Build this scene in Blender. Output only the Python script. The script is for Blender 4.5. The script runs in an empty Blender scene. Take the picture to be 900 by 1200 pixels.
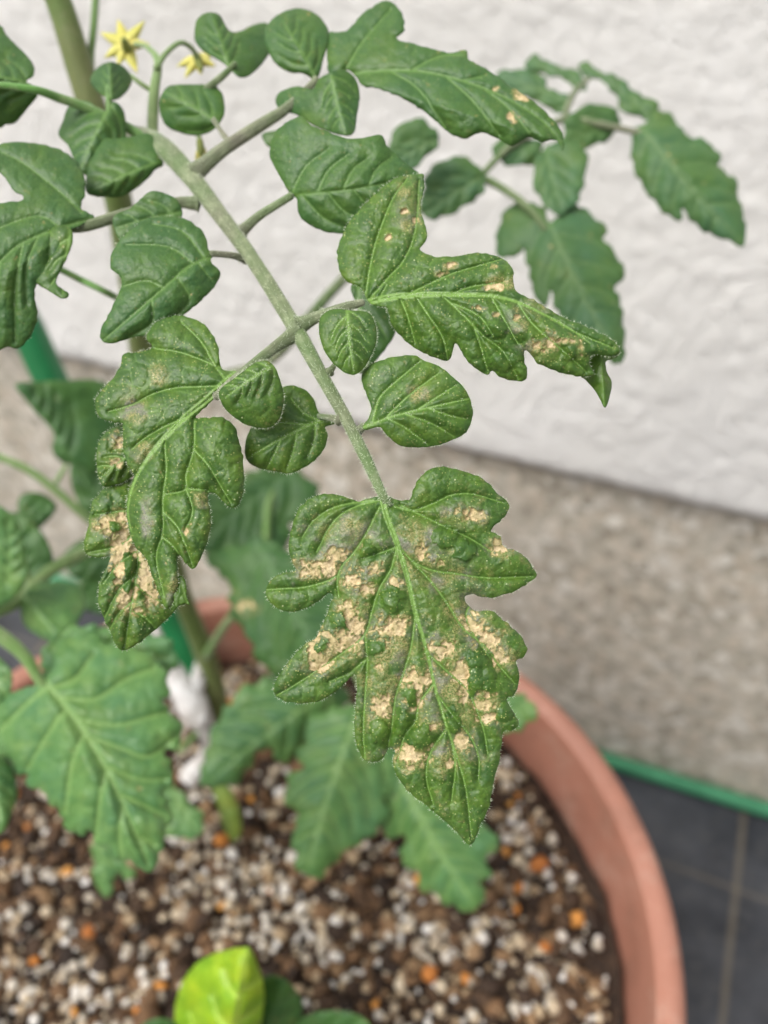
import bpy, math, random
import numpy as np
from mathutils.geometry import delaunay_2d_cdt
from mathutils import Vector, Euler

random.seed(7)
RS = np.random.RandomState(11)
SC = bpy.context.scene
COL = SC.collection

# ------------------------------------------------------------------ camera, world, sun, exposure
H = 0.61                      # the phone is held 61 cm above the ground
PITCH = math.radians(40)      # looking 40 degrees down
FPX = 1039.0                  # focal length in pixels of a 900 x 1200 picture
CAM = np.array([0.0, 0.0, H])
cam = bpy.data.cameras.new('camera')
cam.sensor_fit = 'VERTICAL'; cam.sensor_height = 36.0; cam.sensor_width = 36.0
cam.lens = 36.0 * FPX / 1200.0
cam.clip_start = 0.01; cam.clip_end = 400
cam.dof.use_dof = True; cam.dof.focus_distance = 0.161; cam.dof.aperture_fstop = cam.lens / 3.0
co = bpy.data.objects.new('camera', cam); COL.objects.link(co)
co.location = CAM; co.rotation_euler = (math.radians(90) - PITCH, 0, 0)
SC.camera = co

SUN_EL, SUN_AZ = math.radians(56), math.radians(238)     # azimuth clockwise from +Y
w = bpy.data.worlds.new('World'); SC.world = w; w.use_nodes = True
nt = w.node_tree; bg = nt.nodes['Background']
sky = nt.nodes.new('ShaderNodeTexSky'); sky.sky_type = 'NISHITA'; sky.sun_disc = False
sky.sun_elevation = SUN_EL; sky.sun_rotation = SUN_AZ
sky.dust_density = 5.0; sky.ozone_density = 0.6; sky.air_density = 1.0
hs = nt.nodes.new('ShaderNodeHueSaturation'); hs.inputs['Saturation'].default_value = 0.36
nt.links.new(sky.outputs[0], hs.inputs['Color']); nt.links.new(hs.outputs[0], bg.inputs[0])
bg.inputs[1].default_value = 0.12
sl = bpy.data.lights.new('sun', 'SUN'); sl.energy = 2.0; sl.angle = math.radians(40); sl.color = (1.0, 0.97, 0.92)
so = bpy.data.objects.new('sun', sl); COL.objects.link(so)
sd = Vector((math.sin(SUN_AZ) * math.cos(SUN_EL), math.cos(SUN_AZ) * math.cos(SUN_EL), math.sin(SUN_EL)))
so.rotation_euler = sd.to_track_quat('Z', 'Y').to_euler(); so.location = sd * 5
SC.view_settings.view_transform = 'Standard'; SC.view_settings.look = 'None'
SC.view_settings.exposure = 0.42; SC.view_settings.gamma = 1.0

# ------------------------------------------------------------------ helpers
cp, sp_ = math.cos(PITCH), math.sin(PITCH)
def P(x, y, d):
    """the point that a pixel of the photograph shows at depth d (metres along the lens axis)"""
    x = np.asarray(x, float); y = np.asarray(y, float); d = np.asarray(d, float)
    u = (x - 450) / FPX; v = (y - 600) / FPX
    return np.stack([u * d + CAM[0], (cp - v * sp_) * d + CAM[1], (-sp_ - v * cp) * d + CAM[2]], -1)

_T = RS.rand(256, 256)
def vnoise(x, y):
    xi = np.floor(x).astype(int); yi = np.floor(y).astype(int); fx = x - xi; fy = y - yi
    fx = fx * fx * (3 - 2 * fx); fy = fy * fy * (3 - 2 * fy)
    a = _T[xi & 255, yi & 255]; b = _T[(xi + 1) & 255, yi & 255]
    c = _T[xi & 255, (yi + 1) & 255]; d = _T[(xi + 1) & 255, (yi + 1) & 255]
    return (a * (1 - fx) + b * fx) * (1 - fy) + (c * (1 - fx) + d * fx) * fy
def fbm(x, y, o=4):
    s = 0; a = 0.5; t = 0
    for k in range(o):
        s = s + a * vnoise(x + 17.3 * k, y + 5.1 * k); t += a; a *= 0.5; x = x * 2.03; y = y * 2.03
    return s / t
def sst(a, b, x):
    t = np.clip((x - a) / (b - a), 0, 1); return t * t * (3 - 2 * t)
def voro(x, y, seed=0, centre=False):
    xi = np.floor(x).astype(int); yi = np.floor(y).astype(int); qx = x * 0; qy = y * 0
    f1 = np.full(x.shape, 9.0); f2 = np.full(x.shape, 9.0)
    for dx in (-1, 0, 1):
        for dy in (-1, 0, 1):
            cx = xi + dx; cy = yi + dy
            px = cx + 0.1 + 0.8 * _T[(cx * 7 + seed) & 255, (cy * 13 + 5) & 255]
            py = cy + 0.1 + 0.8 * _T[(cy * 11 + 31) & 255, (cx * 5 + seed) & 255]
            d = np.hypot(px - x, py - y)
            qx = np.where(d < f1, px, qx); qy = np.where(d < f1, py, qy)
            f2 = np.minimum(f2, np.maximum(f1, d)); f1 = np.minimum(f1, d)
    return (qx, qy, f2 - f1) if centre else (f1, f2)

ORG = {}
def tag(o, label=None, cat=None, group=None, kind=None):
    if label: o['label'] = label
    if cat: o['category'] = cat
    if group: o['group'] = group
    if kind: o['kind'] = kind
    return o
def empty(name, loc, **k):
    o = bpy.data.objects.new(name, None); COL.objects.link(o); o.location = [float(a) for a in loc]
    o.empty_display_size = 0.02
    ORG[o] = np.array(loc, float); return tag(o, **k)
def link(name, me, parent=None, **k):
    o = bpy.data.objects.new(name, me); COL.objects.link(o)
    if parent is not None: o.parent = parent
    return tag(o, **k)
def mesh(name, V, F, mat, parent=None, smooth=True, attr=None, uv=None, sharp=None, **k):
    """V (n,3) world metres, F list of int arrays (each m x 3 or m x 4)"""
    org = ORG.get(parent, np.zeros(3)) if parent is not None else np.zeros(3)
    V = np.asarray(V, float) - org
    F = [np.asarray(f, np.int32) for f in F if len(f)]
    me = bpy.data.meshes.new(name)
    me.vertices.add(len(V)); me.vertices.foreach_set('co', V.astype(np.float32).ravel())
    tot = np.concatenate([np.full(len(f), f.shape[1], np.int32) for f in F])
    idx = np.concatenate([f.ravel() for f in F])
    st = np.concatenate([[0], np.cumsum(tot)[:-1]]).astype(np.int32)
    me.loops.add(len(idx)); me.loops.foreach_set('vertex_index', idx)
    me.polygons.add(len(tot)); me.polygons.foreach_set('loop_start', st)
    me.polygons.foreach_set('use_smooth', np.full(len(tot), smooth))
    me.update(calc_edges=True)
    if attr is not None:
        a = me.attributes.new('leafmap', 'FLOAT_COLOR', 'POINT'); a.data.foreach_set('color', attr.astype(np.float32).ravel())
    if uv is not None:
        u = me.uv_layers.new(name='UVMap'); u.data.foreach_set('uv', uv[idx].astype(np.float32).ravel())
    me.validate()
    if mat: me.materials.append(mat)
    o = link(name, me, parent, **k)
    ORG[o] = org
    return o

# ------------------------------------------------------------------ materials
class NT:
    def __init__(s, name):
        s.m = bpy.data.materials.new(name); s.m.use_nodes = True; s.t = s.m.node_tree
        s.b = s.t.nodes['Principled BSDF']; s.o = s.t.nodes['Material Output']
    def n(s, typ, **k):
        nd = s.t.nodes.new('ShaderNode' + typ)
        for a, v in k.items():
            if a.startswith('_'): nd.inputs[a[1:].replace('_', ' ')].default_value = v
            else: setattr(nd, a, v)
        return nd
    def l(s, a, b): s.t.links.new(a, b)
    def noise(s, vec, scale, detail=3, rough=0.5):
        nd = s.n('TexNoise', _Scale=scale, _Detail=detail, _Roughness=rough)
        if vec is not None: s.l(vec, nd.inputs['Vector'])
        return nd.outputs['Fac']
    def ramp(s, fac, stops, interp='LINEAR'):
        r = s.n('ValToRGB'); e = r.color_ramp.elements; r.color_ramp.interpolation = interp
        while len(e) > len(stops): e.remove(e[-1])
        while len(e) < len(stops): e.new(0.5)
        for q, (p, c) in zip(e, stops):
            q.position = p; q.color = (*c, 1) if not isinstance(c, (int, float)) else (c, c, c, 1)
        s.l(fac, r.inputs[0]); return r.outputs[0]
    def mix(s, fac, a, b, mode='MIX'):
        m = s.n('Mix', data_type='RGBA', blend_type=mode)
        for i, v in ((0, fac), (6, a), (7, b)):
            if isinstance(v, (int, float)): m.inputs[i].default_value = v
            elif isinstance(v, tuple): m.inputs[i].default_value = (*v, 1)
            else: s.l(v, m.inputs[i])
        return m.outputs[2]
    def math(s, op, a, b=0.0, clamp=False):
        m = s.n('Math', operation=op, use_clamp=clamp)
        for i, v in ((0, a), (1, b)):
            if isinstance(v, (int, float)): m.inputs[i].default_value = v
            else: s.l(v, m.inputs[i])
        return m.outputs[0]
    def bump(s, h, strength, dist):
        b = s.n('Bump', _Strength=strength, _Distance=dist); s.l(h, b.inputs['Height'])
        s.l(b.outputs[0], s.b.inputs['Normal']); return b
    def set(s, **k):
        for a, v in k.items():
            i = s.b.inputs[a.replace('_', ' ')]
            if hasattr(v, 'links') or hasattr(v, 'is_output'): s.l(v, i)
            else: i.default_value = (*v, 1) if isinstance(v, tuple) else v
        return s

def leaf_mat(name, dark, light, vein, stip=1.0, sheen=0.25, rough=0.42, trans=0.15, tcol=(0.25, 0.5, 0.05)):
    s = NT(name)
    uv = s.n('UVMap').outputs[0]
    at = s.n('Attribute', attribute_name='leafmap')
    sep = s.n('SeparateColor'); s.l(at.outputs['Color'], sep.inputs[0])
    V, L, B, A = sep.outputs[0], sep.outputs[1], sep.outputs[2], at.outputs['Alpha']
    n3 = s.noise(uv, 1.7, 3, 0.6); n1 = s.noise(uv, 4.5, 4, 0.6); n2 = s.noise(uv, 26, 3, 0.6)
    base = s.mix(s.ramp(n1, [(0.3, 0.0), (0.7, 1.0)]), dark, light)
    base = s.mix(s.math('MULTIPLY', s.ramp(n2, [(0.35, 0.0), (0.65, 1.0)]), 0.4), base, tuple(c * 0.62 for c in dark))
    base = s.mix(s.ramp(n3, [(0.42, 0.0), (0.65, 0.55)]), base, (dark[0] * 1.1, dark[1] * 1.12, dark[2] * 2.6))
    base = s.mix(s.ramp(s.noise(uv, 2.3, 4, 0.7), [(0.50, 0.0), (0.72, 0.5)]), base, (light[0] * 1.45, light[1] * 1.08, light[2] * 0.9))
    # stippling by mites: pale yellow-green dots and grey bruised cells between the patches
    grey = s.mix(s.ramp(s.noise(uv, 42, 3, 0.75), [(0.40, 0.0), (0.60, 1.0)]), (0.07, 0.125, 0.02), (0.36, 0.32, 0.13))
    grey = s.mix(s.ramp(s.noise(uv, 2.6, 2, 0.5), [(0.47, 0.0), (0.58, 0.8)]), grey, s.mix(s.ramp(s.noise(uv, 50, 3, 0.75), [(0.4, 0.0), (0.6, 1.0)]), (0.10, 0.125, 0.085), (0.24, 0.22, 0.20)))
    base = s.mix(A, base, grey)
    vo = s.n('TexVoronoi', _Scale=26.0, _Randomness=1.0); s.l(uv, vo.inputs['Vector'])
    dot = s.ramp(vo.outputs['Distance'], [(0.13, 1.0), (0.26, 0.0)])
    gate = s.ramp(s.noise(uv, 7, 3, 0.7), [(0.40, 0.0), (0.55, 1.0)])
    k = s.math('MULTIPLY', s.math('MULTIPLY', dot, gate), B, True)
    base = s.mix(s.math('MULTIPLY', k, 0.9 * stip), base, (0.48, 0.50, 0.17))
    vo2 = s.n('TexVoronoi', _Scale=9.0, _Randomness=1.0); s.l(uv, vo2.inputs['Vector'])
    dot2 = s.ramp(vo2.outputs['Distance'], [(0.05, 1.0), (0.11, 0.0)])
    base = s.mix(s.math('MULTIPLY', dot2, 0.75 * stip), base, (0.50, 0.58, 0.30))
    base = s.mix(V, base, vein)
    # dead tissue
    tn = s.noise(uv, 16, 4, 0.7)
    tan = s.mix(s.ramp(tn, [(0.32, 0.0), (0.62, 1.0)]), (0.40, 0.29, 0.14), (0.72, 0.585, 0.34))
    tan = s.mix(s.ramp(s.noise(uv, 5, 2), [(0.45, 0.0), (0.7, 0.6)]), tan, (0.68, 0.56, 0.38))
    rim = s.mix(tn, (0.13, 0.14, 0.035), (0.42, 0.36, 0.13))
    col = s.mix(s.ramp(L, [(0.0, 0.0), (0.45, 1.0)]), base, rim)
    col = s.mix(s.ramp(L, [(0.30, 0.0), (0.85, 1.0)]), col, tan)
    s.set(Base_Color=col, Sheen_Weight=sheen, Sheen_Roughness=0.45, Sheen_Tint=(0.85, 1.0, 0.9))
    rr = s.mix(L, (rough,) * 3, (0.85,) * 3)
    s.l(s.mix(s.ramp(s.noise(uv, 40, 2), [(0.3, 0.0), (0.7, 0.3)]), rr, (0.75,) * 3), s.b.inputs['Roughness'])
    s.b.inputs['Specular IOR Level'].default_value = 0.5
    vb = s.n('TexVoronoi', _Scale=30.0); s.l(uv, vb.inputs['Vector'])
    h = s.math('ADD', s.math('MULTIPLY', vb.outputs['Distance'], -0.5), s.math('MULTIPLY', tn, s.math('ADD', 0.3, s.math('MULTIPLY', L, 0.7))))
    s.bump(h, 0.55, 0.00022)
    tr = s.n('BsdfTranslucent'); s.l(s.mix(1.0, col, tcol, 'MIX') if False else s.mix(0.75, col, tcol), tr.inputs[0])
    mx = s.n('MixShader', _Fac=trans); s.l(s.b.outputs[0], mx.inputs[1]); s.l(tr.outputs[0], mx.inputs[2])
    s.l(mx.outputs[0], s.o.inputs[0])
    return s.m

M = {}
M['leaf'] = leaf_mat('tomato_leaf', (0.027, 0.085, 0.007), (0.096, 0.198, 0.018), (0.19, 0.34, 0.07), sheen=0.03, rough=0.42)
M['leaf_soft'] = leaf_mat('tomato_leaf_upper', (0.030, 0.100, 0.013), (0.068, 0.162, 0.022), (0.13, 0.25, 0.055), stip=0.3, sheen=0.05, rough=0.45)
M['leaf_back'] = leaf_mat('tomato_leaf_background', (0.042, 0.120, 0.026), (0.072, 0.165, 0.036), (0.12, 0.21, 0.07), stip=0.1, sheen=0.05, rough=0.55)
M['leaf_low'] = leaf_mat('tomato_leaf_lower', (0.060, 0.175, 0.036), (0.165, 0.33, 0.095), (0.24, 0.40, 0.12), stip=0.1, sheen=0.12, rough=0.4, trans=0.22)
M['leaf_dark'] = leaf_mat('tomato_leaf_dark_green', (0.028, 0.095, 0.014), (0.058, 0.16, 0.026), (0.09, 0.2, 0.06), stip=0.1, sheen=0.08, rough=0.5)  # deeper green for some of the low leaves and the seedling
M['curl'] = leaf_mat('leaf_underside', (0.055, 0.13, 0.012), (0.10, 0.20, 0.02), (0.13, 0.24, 0.04), stip=0.0, sheen=0.0, rough=0.35, trans=0.3)
M['lime'] = leaf_mat('lime_leaf', (0.16, 0.36, 0.010), (0.46, 0.66, 0.035), (0.55, 0.74, 0.12), stip=0.0, sheen=0.05, rough=0.3, trans=0.3, tcol=(0.6, 0.85, 0.05))
M['yellowing'] = leaf_mat('yellowing_leaf', (0.14, 0.24, 0.03), (0.27, 0.36, 0.06), (0.3, 0.4, 0.1), stip=0.2, sheen=0.05, rough=0.5)
M['petal'] = leaf_mat('yellow_petal', (0.62, 0.62, 0.12), (0.72, 0.72, 0.24), (0.66, 0.62, 0.16), stip=0.0, sheen=0.1, rough=0.6, trans=0.3, tcol=(0.9, 0.8, 0.1))

def stem_mat(name, c1, c2, c3, sheen=0.5):
    s = NT(name); g = s.n('TexCoord').outputs['Object']; uv = s.n('UVMap').outputs[0]
    mp = s.n('Mapping'); mp.inputs['Scale'].default_value = (9.0, 0.7, 1); s.l(uv, mp.inputs[0])
    streak = s.noise(mp.outputs[0], 3.0, 3, 0.6)
    col = s.mix(s.ramp(streak, [(0.3, 0.0), (0.7, 1.0)]), c1, c2)
    sv = s.n('SeparateXYZ'); s.l(uv, sv.inputs[0])
    if name == 'fuzzy_leaf_stalk':
        col = s.mix(s.ramp(s.math('DIVIDE', sv.outputs[1], 14.0, True), [(0.1, 0.85), (0.9, 0.40)]), col, s.mix(s.ramp(streak, [(0.3, 0.0), (0.7, 1.0)]), (0.10, 0.098, 0.062), (0.25, 0.235, 0.18)))
    col = s.mix(s.ramp(s.noise(g, 45, 3, 0.6), [(0.4, 0.0), (0.65, 0.65)]), col, tuple(x * y for x, y in zip(c1, (0.8, 1.25, 0.6))))
    col = s.mix(s.ramp(s.noise(g, 260, 3, 0.6), [(0.5, 0.0), (0.75, 0.6)]), col, c3)
    s.set(Base_Color=col, Roughness=0.6, Sheen_Weight=sheen, Sheen_Roughness=0.4, Sheen_Tint=(0.95, 1, 0.9))
    s.bump(s.math('ADD', streak, s.noise(g, 1800, 2)), 0.5, 0.0003)
    return s.m
M['rachis'] = stem_mat('fuzzy_leaf_stalk', (0.085, 0.13, 0.042), (0.165, 0.21, 0.090), (0.30, 0.34, 0.20))
M['rachis_green'] = stem_mat('green_leaf_stalk', (0.10, 0.21, 0.05), (0.17, 0.31, 0.09), (0.30, 0.38, 0.17))
M['rachis_low'] = stem_mat('pale_green_stalk', (0.15, 0.225, 0.08), (0.22, 0.30, 0.12), (0.26, 0.34, 0.15))
M['stem'] = stem_mat('olive_main_stem', (0.10, 0.13, 0.035), (0.15, 0.175, 0.055), (0.17, 0.18, 0.08), 0.3)
s = NT('leaf_hair'); s.set(Base_Color=(0.62, 0.70, 0.5), Roughness=0.5); M['hair'] = s.m

# ------------------------------------------------------------------ geometry builders
def smooth_line(pts, n=6, closed=False, tension=0.5):
    p = np.asarray(pts, float)
    if closed: q = np.vstack([p[-1], p, p[0], p[1]])
    else: q = np.vstack([2 * p[0] - p[1], p, 2 * p[-1] - p[-2]])
    out = []
    for i in range(1, len(q) - 2):
        for k in range(n):
            t = k / n
            out.append(0.5 * ((2 * q[i]) + (-q[i - 1] + q[i + 1]) * t + (2 * q[i - 1] - 5 * q[i] + 4 * q[i + 1] - q[i + 2]) * t * t + (-q[i - 1] + 3 * q[i] - 3 * q[i + 1] + q[i + 2]) * t ** 3))
    if not closed: out.append(q[-2])
    return np.array(out)
def resample(p, step, closed=True):
    q = np.vstack([p, p[:1]]) if closed else p
    L = np.concatenate([[0], np.cumsum(np.hypot(*(q[1:] - q[:-1]).T))])
    n = max(6, int(L[-1] / step)); t = np.linspace(0, L[-1], n + 1)
    r = np.stack([np.interp(t, L, q[:, 0]), np.interp(t, L, q[:, 1])], 1)
    return r[:-1] if closed else r
def segdist(X, A, B, W=None):
    """smallest distance of points X to segments A-B; W = per segment (w0, w1): distance is divided by the width there"""
    out = np.full(len(X), 1e9)
    for c in range(0, len(X), 8000):
        x = X[c:c + 8000, None, :]; ab = (B - A)[None]; ax = x - A[None]
        t = np.clip((ax * ab).sum(-1) / np.maximum((ab ** 2).sum(-1), 1e-9), 0, 1)
        d = np.hypot(ax[..., 0] - t * ab[..., 0], ax[..., 1] - t * ab[..., 1])
        if W is not None: d = d / (W[None, :, 0] * (1 - t) + W[None, :, 1] * t)
        out[c:c + 8000] = d.min(1)
    return out
def inside(X, poly):
    r = np.zeros(len(X), bool); x, y = X[:, 0], X[:, 1]
    for (x0, y0), (x1, y1) in zip(poly, np.roll(poly, -1, 0)):
        if y0 == y1: continue
        r ^= ((y0 > y) != (y1 > y)) & (x < (x1 - x0) * (y - y0) / (y1 - y0) + x0)
    return r
def parse(s, fr):
    ox, oy, k = fr
    a = np.array([[float(v) for v in t.split(',')[:2]] for t in s.split()])
    return a / k + [ox, oy]

FR = dict(A=(280, 520, 900 / 380), B=(80, 350, 900 / 350), C=(340, 180, 2.25), D=(0, 0, 2.25), E=(180, 0, 1.8),
          F=(450, 40, 2.0), G=(0, 400, 2.25), H=(0, 360, 776 / 220), I=(0, 700, 3.0), K=(200, 780, 900 / 420), N=(0, 0, 1),
          J=(0, 560, 3.75), Q=(80, 520, 831 / 180), R=(220, 500, 3.75), S=(200, 700, 3.75), X=(180, 520, 847 / 240))

def leaf(name, out, fr, base, tip, d, mat='leaf', parent=None, bow=0.0, fold=(0.0, 0.0), veins=None, nsec=5, res=2.5,
         relief=1.0, cell=22, lesions='', gray='', domes='', stip=0.3, vw=1.0, thick=0.00025, wave=0.0, mid=None, hairs=0, n=5, les_g=0.0,
         tert=0.45, rib=None, teeth=None, **k):
    """one leaflet: a thin two-sided sheet inside the outline, bent in depth, quilted between its veins.
    d = depths at base and tip in metres, bow = how far its middle arches towards the viewer, fold = rise of each half"""
    ox = FR[fr]; sc = 1.0 / ox[2]
    poly = resample(smooth_line(parse(out, ox), n, True), res)
    b = parse(base, ox)[0]; t = parse(tip, ox)[0]
    ax = t - b; Ln = np.hypot(*ax); ax /= Ln; la = np.array([-ax[1], ax[0]])
    if teeth:
        dn = np.roll(poly, -1, 0) - np.roll(poly, 1, 0); ln = np.hypot(*dn.T)[:, None]; nn = np.stack([dn[:, 1], -dn[:, 0]], 1) / np.maximum(ln, 1e-6)
        if not inside(poly - nn * 1.0, poly).mean() > 0.5: nn = -nn
        al = np.concatenate([[0], np.cumsum(np.hypot(*(poly[1:] - poly[:-1]).T))]) + 3 * vnoise(poly[:, 0] / 30, poly[:, 1] / 30) * 6
        ph = (al / teeth[1]) % 1.0
        poly = poly + nn * (teeth[0] * (ph * (ph < 0.78) / 0.78 + (1 - ph) / 0.22 * (ph >= 0.78)) * (0.5 + vnoise(al / teeth[1], al * 0)))[:, None]
    # slight unevenness of the margin
    poly = poly + (np.stack([vnoise(poly[:, 0] / 5, poly[:, 1] / 5), vnoise(poly[:, 1] / 5 + 9, poly[:, 0] / 5)], 1) - 0.5) * min(2.0, Ln / 90)
    lo = poly.min(0) - res; hi = poly.max(0) + res
    gx, gy = np.meshgrid(np.arange(lo[0], hi[0], res), np.arange(lo[1], hi[1], res * 0.866))
    gx = gx + (np.arange(gx.shape[0]) % 2)[:, None] * res / 2
    G = np.stack([gx.ravel(), gy.ravel()], 1); G = G[inside(G, poly)]
    pa, pb = poly, np.roll(poly, -1, 0)
    de = segdist(G, pa, pb); G = G[de > res * 0.45]; de = de[de > res * 0.45]
    nb = len(poly)
    X = np.vstack([poly, G])
    vo, _, fo, _, _, _ = delaunay_2d_cdt([Vector(p) for p in X], [(i, (i + 1) % nb) for i in range(nb)], [], 1, 1e-5, False)
    X = np.array([tuple(v) for v in vo]); T = np.array([f for f in fo if len(f) == 3], np.int32)
    a, bb, c = X[T[:, 0]], X[T[:, 1]], X[T[:, 2]]
    cr = (bb[:, 0] - a[:, 0]) * (c[:, 1] - a[:, 1]) - (bb[:, 1] - a[:, 1]) * (c[:, 0] - a[:, 0])
    ok = (np.abs(cr) > 1e-9) & inside((a + bb + c) / 3, poly); T = T[ok]; cr = cr[ok]
    T[cr > 0] = T[cr > 0][:, ::-1]        # counter-clockwise as seen by the viewer (image y runs down)
    de = segdist(X, pa, pb)
    # veins
    segA, segB, segW = [], [], []
    def addv(pts, w0, w1):
        p = smooth_line(pts, 4); m = len(p) - 1
        for i in range(m):
            segA.append(p[i]); segB.append(p[i + 1]); segW.append((w0 + (w1 - w0) * i / m, w0 + (w1 - w0) * (i + 1) / m))
    if veins:
        for i, l in enumerate(veins.strip().split(';')):
            pts = parse(l, ox)
            addv(pts, (2.6 if i == 0 else 1.45) * vw, 0.8 * vw)
    else:
        mp = parse(mid, ox) if mid else np.array([b, b + ax * Ln * 0.5 + la * Ln * 0.02, t - ax * 2])
        addv(mp, 2.1 * vw, 0.7 * vw); ms = smooth_line(mp, 12); r = random.Random(int(b[0] * 7 + b[1]))
        for j in range(nsec):
            for sg in (-1, 1):
                f = (0.04 + 0.82 * (j + (0.0 if sg < 0 else 0.35)) / nsec)
                q0 = ms[int(f * (len(ms) - 1))]; Ls = Ln * (0.5 - 0.32 * f) * r.uniform(0.9, 1.15)
                an = math.radians(r.uniform(46, 58)) * sg
                d1 = ax * math.cos(an) + la * math.sin(an); d2 = ax * math.cos(an * 0.55) + la * math.sin(an * 0.55)
                q1 = q0 + d1 * Ls * 0.5; q2 = q1 + d2 * Ls * 0.5
                addv([q0, q1, q2], 1.25 * vw, 0.5 * vw)
    sA, sB, sW = np.array(segA), np.array(segB), np.array(segW)
    dw = segdist(X, sA, sB, sW); dv = segdist(X, sA, sB)
    px = X[:, 0]; py = X[:, 1]
    wx = px + 7 * (fbm(px / 18, py / 18, 2) - 0.5); wy = py + 7 * (fbm(px / 18 + 40, py / 18, 2) - 0.5)
    f1, f2 = voro(wx / cell, wy / cell, int(b[0]) % 97); e = f2 - f1
    f1b, f2b = voro(wx / (cell * 0.42) + 31, wy / (cell * 0.42), 3); eb = f2b - f1b
    s = ((X - b) @ ax) / Ln; tt = ((X - b) @ la) / Ln
    les = np.zeros(len(X))
    # the smallest vein islands: dead and living patches follow them
    kx, ky, ek = voro((wx + 1.5 * (vnoise(px / 3, py / 3) - 0.5)) / 9.0 + 5, (wy + 1.5 * (vnoise(px / 3 + 9, py / 3) - 0.5)) / 9.0, 21, True)
    kx = (kx - 5) * 9.0; ky = ky * 9.0
    nz = fbm(px / 9, py / 9, 4); nz2 = fbm(px / 3.2 + 50, py / 3.2, 3)
    for l in lesions.split():
        q = [float(v) for v in l.split(',')]
        cx, cy = q[0] * sc + ox[0], q[1] * sc + ox[1]; rx, ry = q[2] * sc * 1.15, q[3] * sc * 1.15
        dd = 0.5 * (((px - cx) / rx) ** 2 + ((py - cy) / ry) ** 2) + 0.5 * (((kx - cx) / rx) ** 2 + ((ky - cy) / ry) ** 2)
        les = np.maximum(les, np.exp(-dd * 0.75)) + 0.10 * np.exp(-dd * 0.30)
    gr = np.zeros(len(X))
    for l in gray.split():
        q = [float(v) for v in l.split(',')]
        gr = np.maximum(gr, np.exp(-((px - q[0] * sc - ox[0]) / (q[2] * sc)) ** 2 - ((py - q[1] * sc - ox[1]) / (q[3] * sc)) ** 2))
    dom = np.zeros(len(X)); domh = np.zeros(len(X))
    for l in domes.split():
        q = [float(v) for v in l.split(',')]
        cx, cy = q[0] * sc + ox[0], q[1] * sc + ox[1]; rx, ry = q[2] * sc, q[3] * sc
        dd = np.sqrt(((px - cx) / rx) ** 2 + ((py - cy) / ry) ** 2); dk = np.sqrt(((kx - cx) / rx) ** 2 + ((ky - cy) / ry) ** 2)
        dm = 0.25 * dd + 0.75 * dk
        dom = np.maximum(dom, sst(1.12, 0.92, dm)); domh = np.maximum(domh, np.sqrt(np.clip(1.15 - dd ** 2, 0, 1)) * min(rx, ry) / 16 * sst(1.15, 0.7, dm))
    vm = np.exp(-(dw / 1.0) ** 2)
    te = np.exp(-(e / 0.045) ** 2) * 0.30 * tert; teb = np.exp(-(eb / 0.08) ** 2) * 0.10 * tert
    m = les + 0.9 * (nz - 0.5) + 0.95 * (nz2 - 0.5) - 0.55 * vm - 0.2 * np.exp(-(e / 0.09) ** 2) - 0.30 * np.exp(-(ek / 0.10) ** 2)
    Lm = sst(0.26, 0.84, m) * (1 - dom) * (0.62 + 0.38 * sst(0.35, 0.6, fbm(px / 6 + 11, py / 6, 3)))
    Am = sst(0.10, 0.42, np.maximum(les, 0.62 * gr) + 0.5 * (nz - 0.5) + les_g) * (1 - dom) * (0.35 + 0.6 * sst(0.38, 0.62, fbm(px / 14 + 70, py / 14, 3))) * (1 if (lesions or les_g or gray) else 0)
    Am = Am * (1 - 0.85 * vm)
    Bm = np.clip(stip + 1.0 * sst(0.02, 0.3, les), 0, 1)
    Vm = np.clip(np.maximum(vm * 0.85, np.maximum(te, teb)), 0, 1) * (1 - 0.5 * dom)
    # relief in metres
    mm = 0.001 * relief
    h = mm * (1.1 * (1 - np.exp(-dv / 8.0)) + 0.20 * sst(0.0, 0.6, e) * (1 - np.exp(-dv / 6.0)) + 0.07 * sst(0, 0.5, eb)
              - 0.12 * np.exp(-(dw / 1.7) ** 2) - 1.0 * np.exp(-de / 6.0) + 0.22 * (nz - 0.5))
    h = h * (1 - 0.45 * Lm) + mm * Lm * (0.22 * (nz2 - 0.5) - 0.22) + mm * 0.85 * domh
    h = h + wave * np.sin(s * 9 + px * 0.02) * np.abs(tt) * 2
    if rib:
        m0 = smooth_line(np.array(parse(veins.strip().split(';')[0], ox)) if veins else mp, 4)
        ls = np.concatenate([[0], np.cumsum(np.hypot(*(m0[1:] - m0[:-1]).T))]); ls /= ls[-1]
        rw = np.maximum(rib * (1 - ls) ** 1.1, 0.35)
        dr = segdist(X, m0[:-1], m0[1:], np.stack([rw[:-1], rw[1:]], 1)); sr = np.clip(s, 0, 1)
        h = h + np.sqrt(np.clip(1 - dr ** 2, 0, 1)) * rib * (1 - sr) ** 1.1 * d[0] / FPX * 0.85
        rm = sst(1.25, 0.75, dr); Vm = np.maximum(Vm, rm * 0.9); Lm = Lm * (1 - rm); Am = Am * (1 - rm)
    dep = d[0] + (d[1] - d[0]) * s - bow * 4 * s * (1 - s) + np.where(tt > 0, fold[0] * tt, -fold[1] * tt)
    top = P(px, py, dep - h); bot = P(px, py, dep - h + thick + 0.0)
    N = len(X)
    E = np.sort(np.vstack([T[:, [0, 1]], T[:, [1, 2]], T[:, [2, 0]]]), 1)
    De = np.vstack([T[:, [0, 1]], T[:, [1, 2]], T[:, [2, 0]]])
    _, inv, cnt = np.unique(E[:, 0].astype(np.int64) * N + E[:, 1], return_inverse=True, return_counts=True)
    bd = De[cnt[inv] == 1]
    side = np.stack([bd[:, 1], bd[:, 0], bd[:, 0] + N, bd[:, 1] + N], 1)
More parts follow.
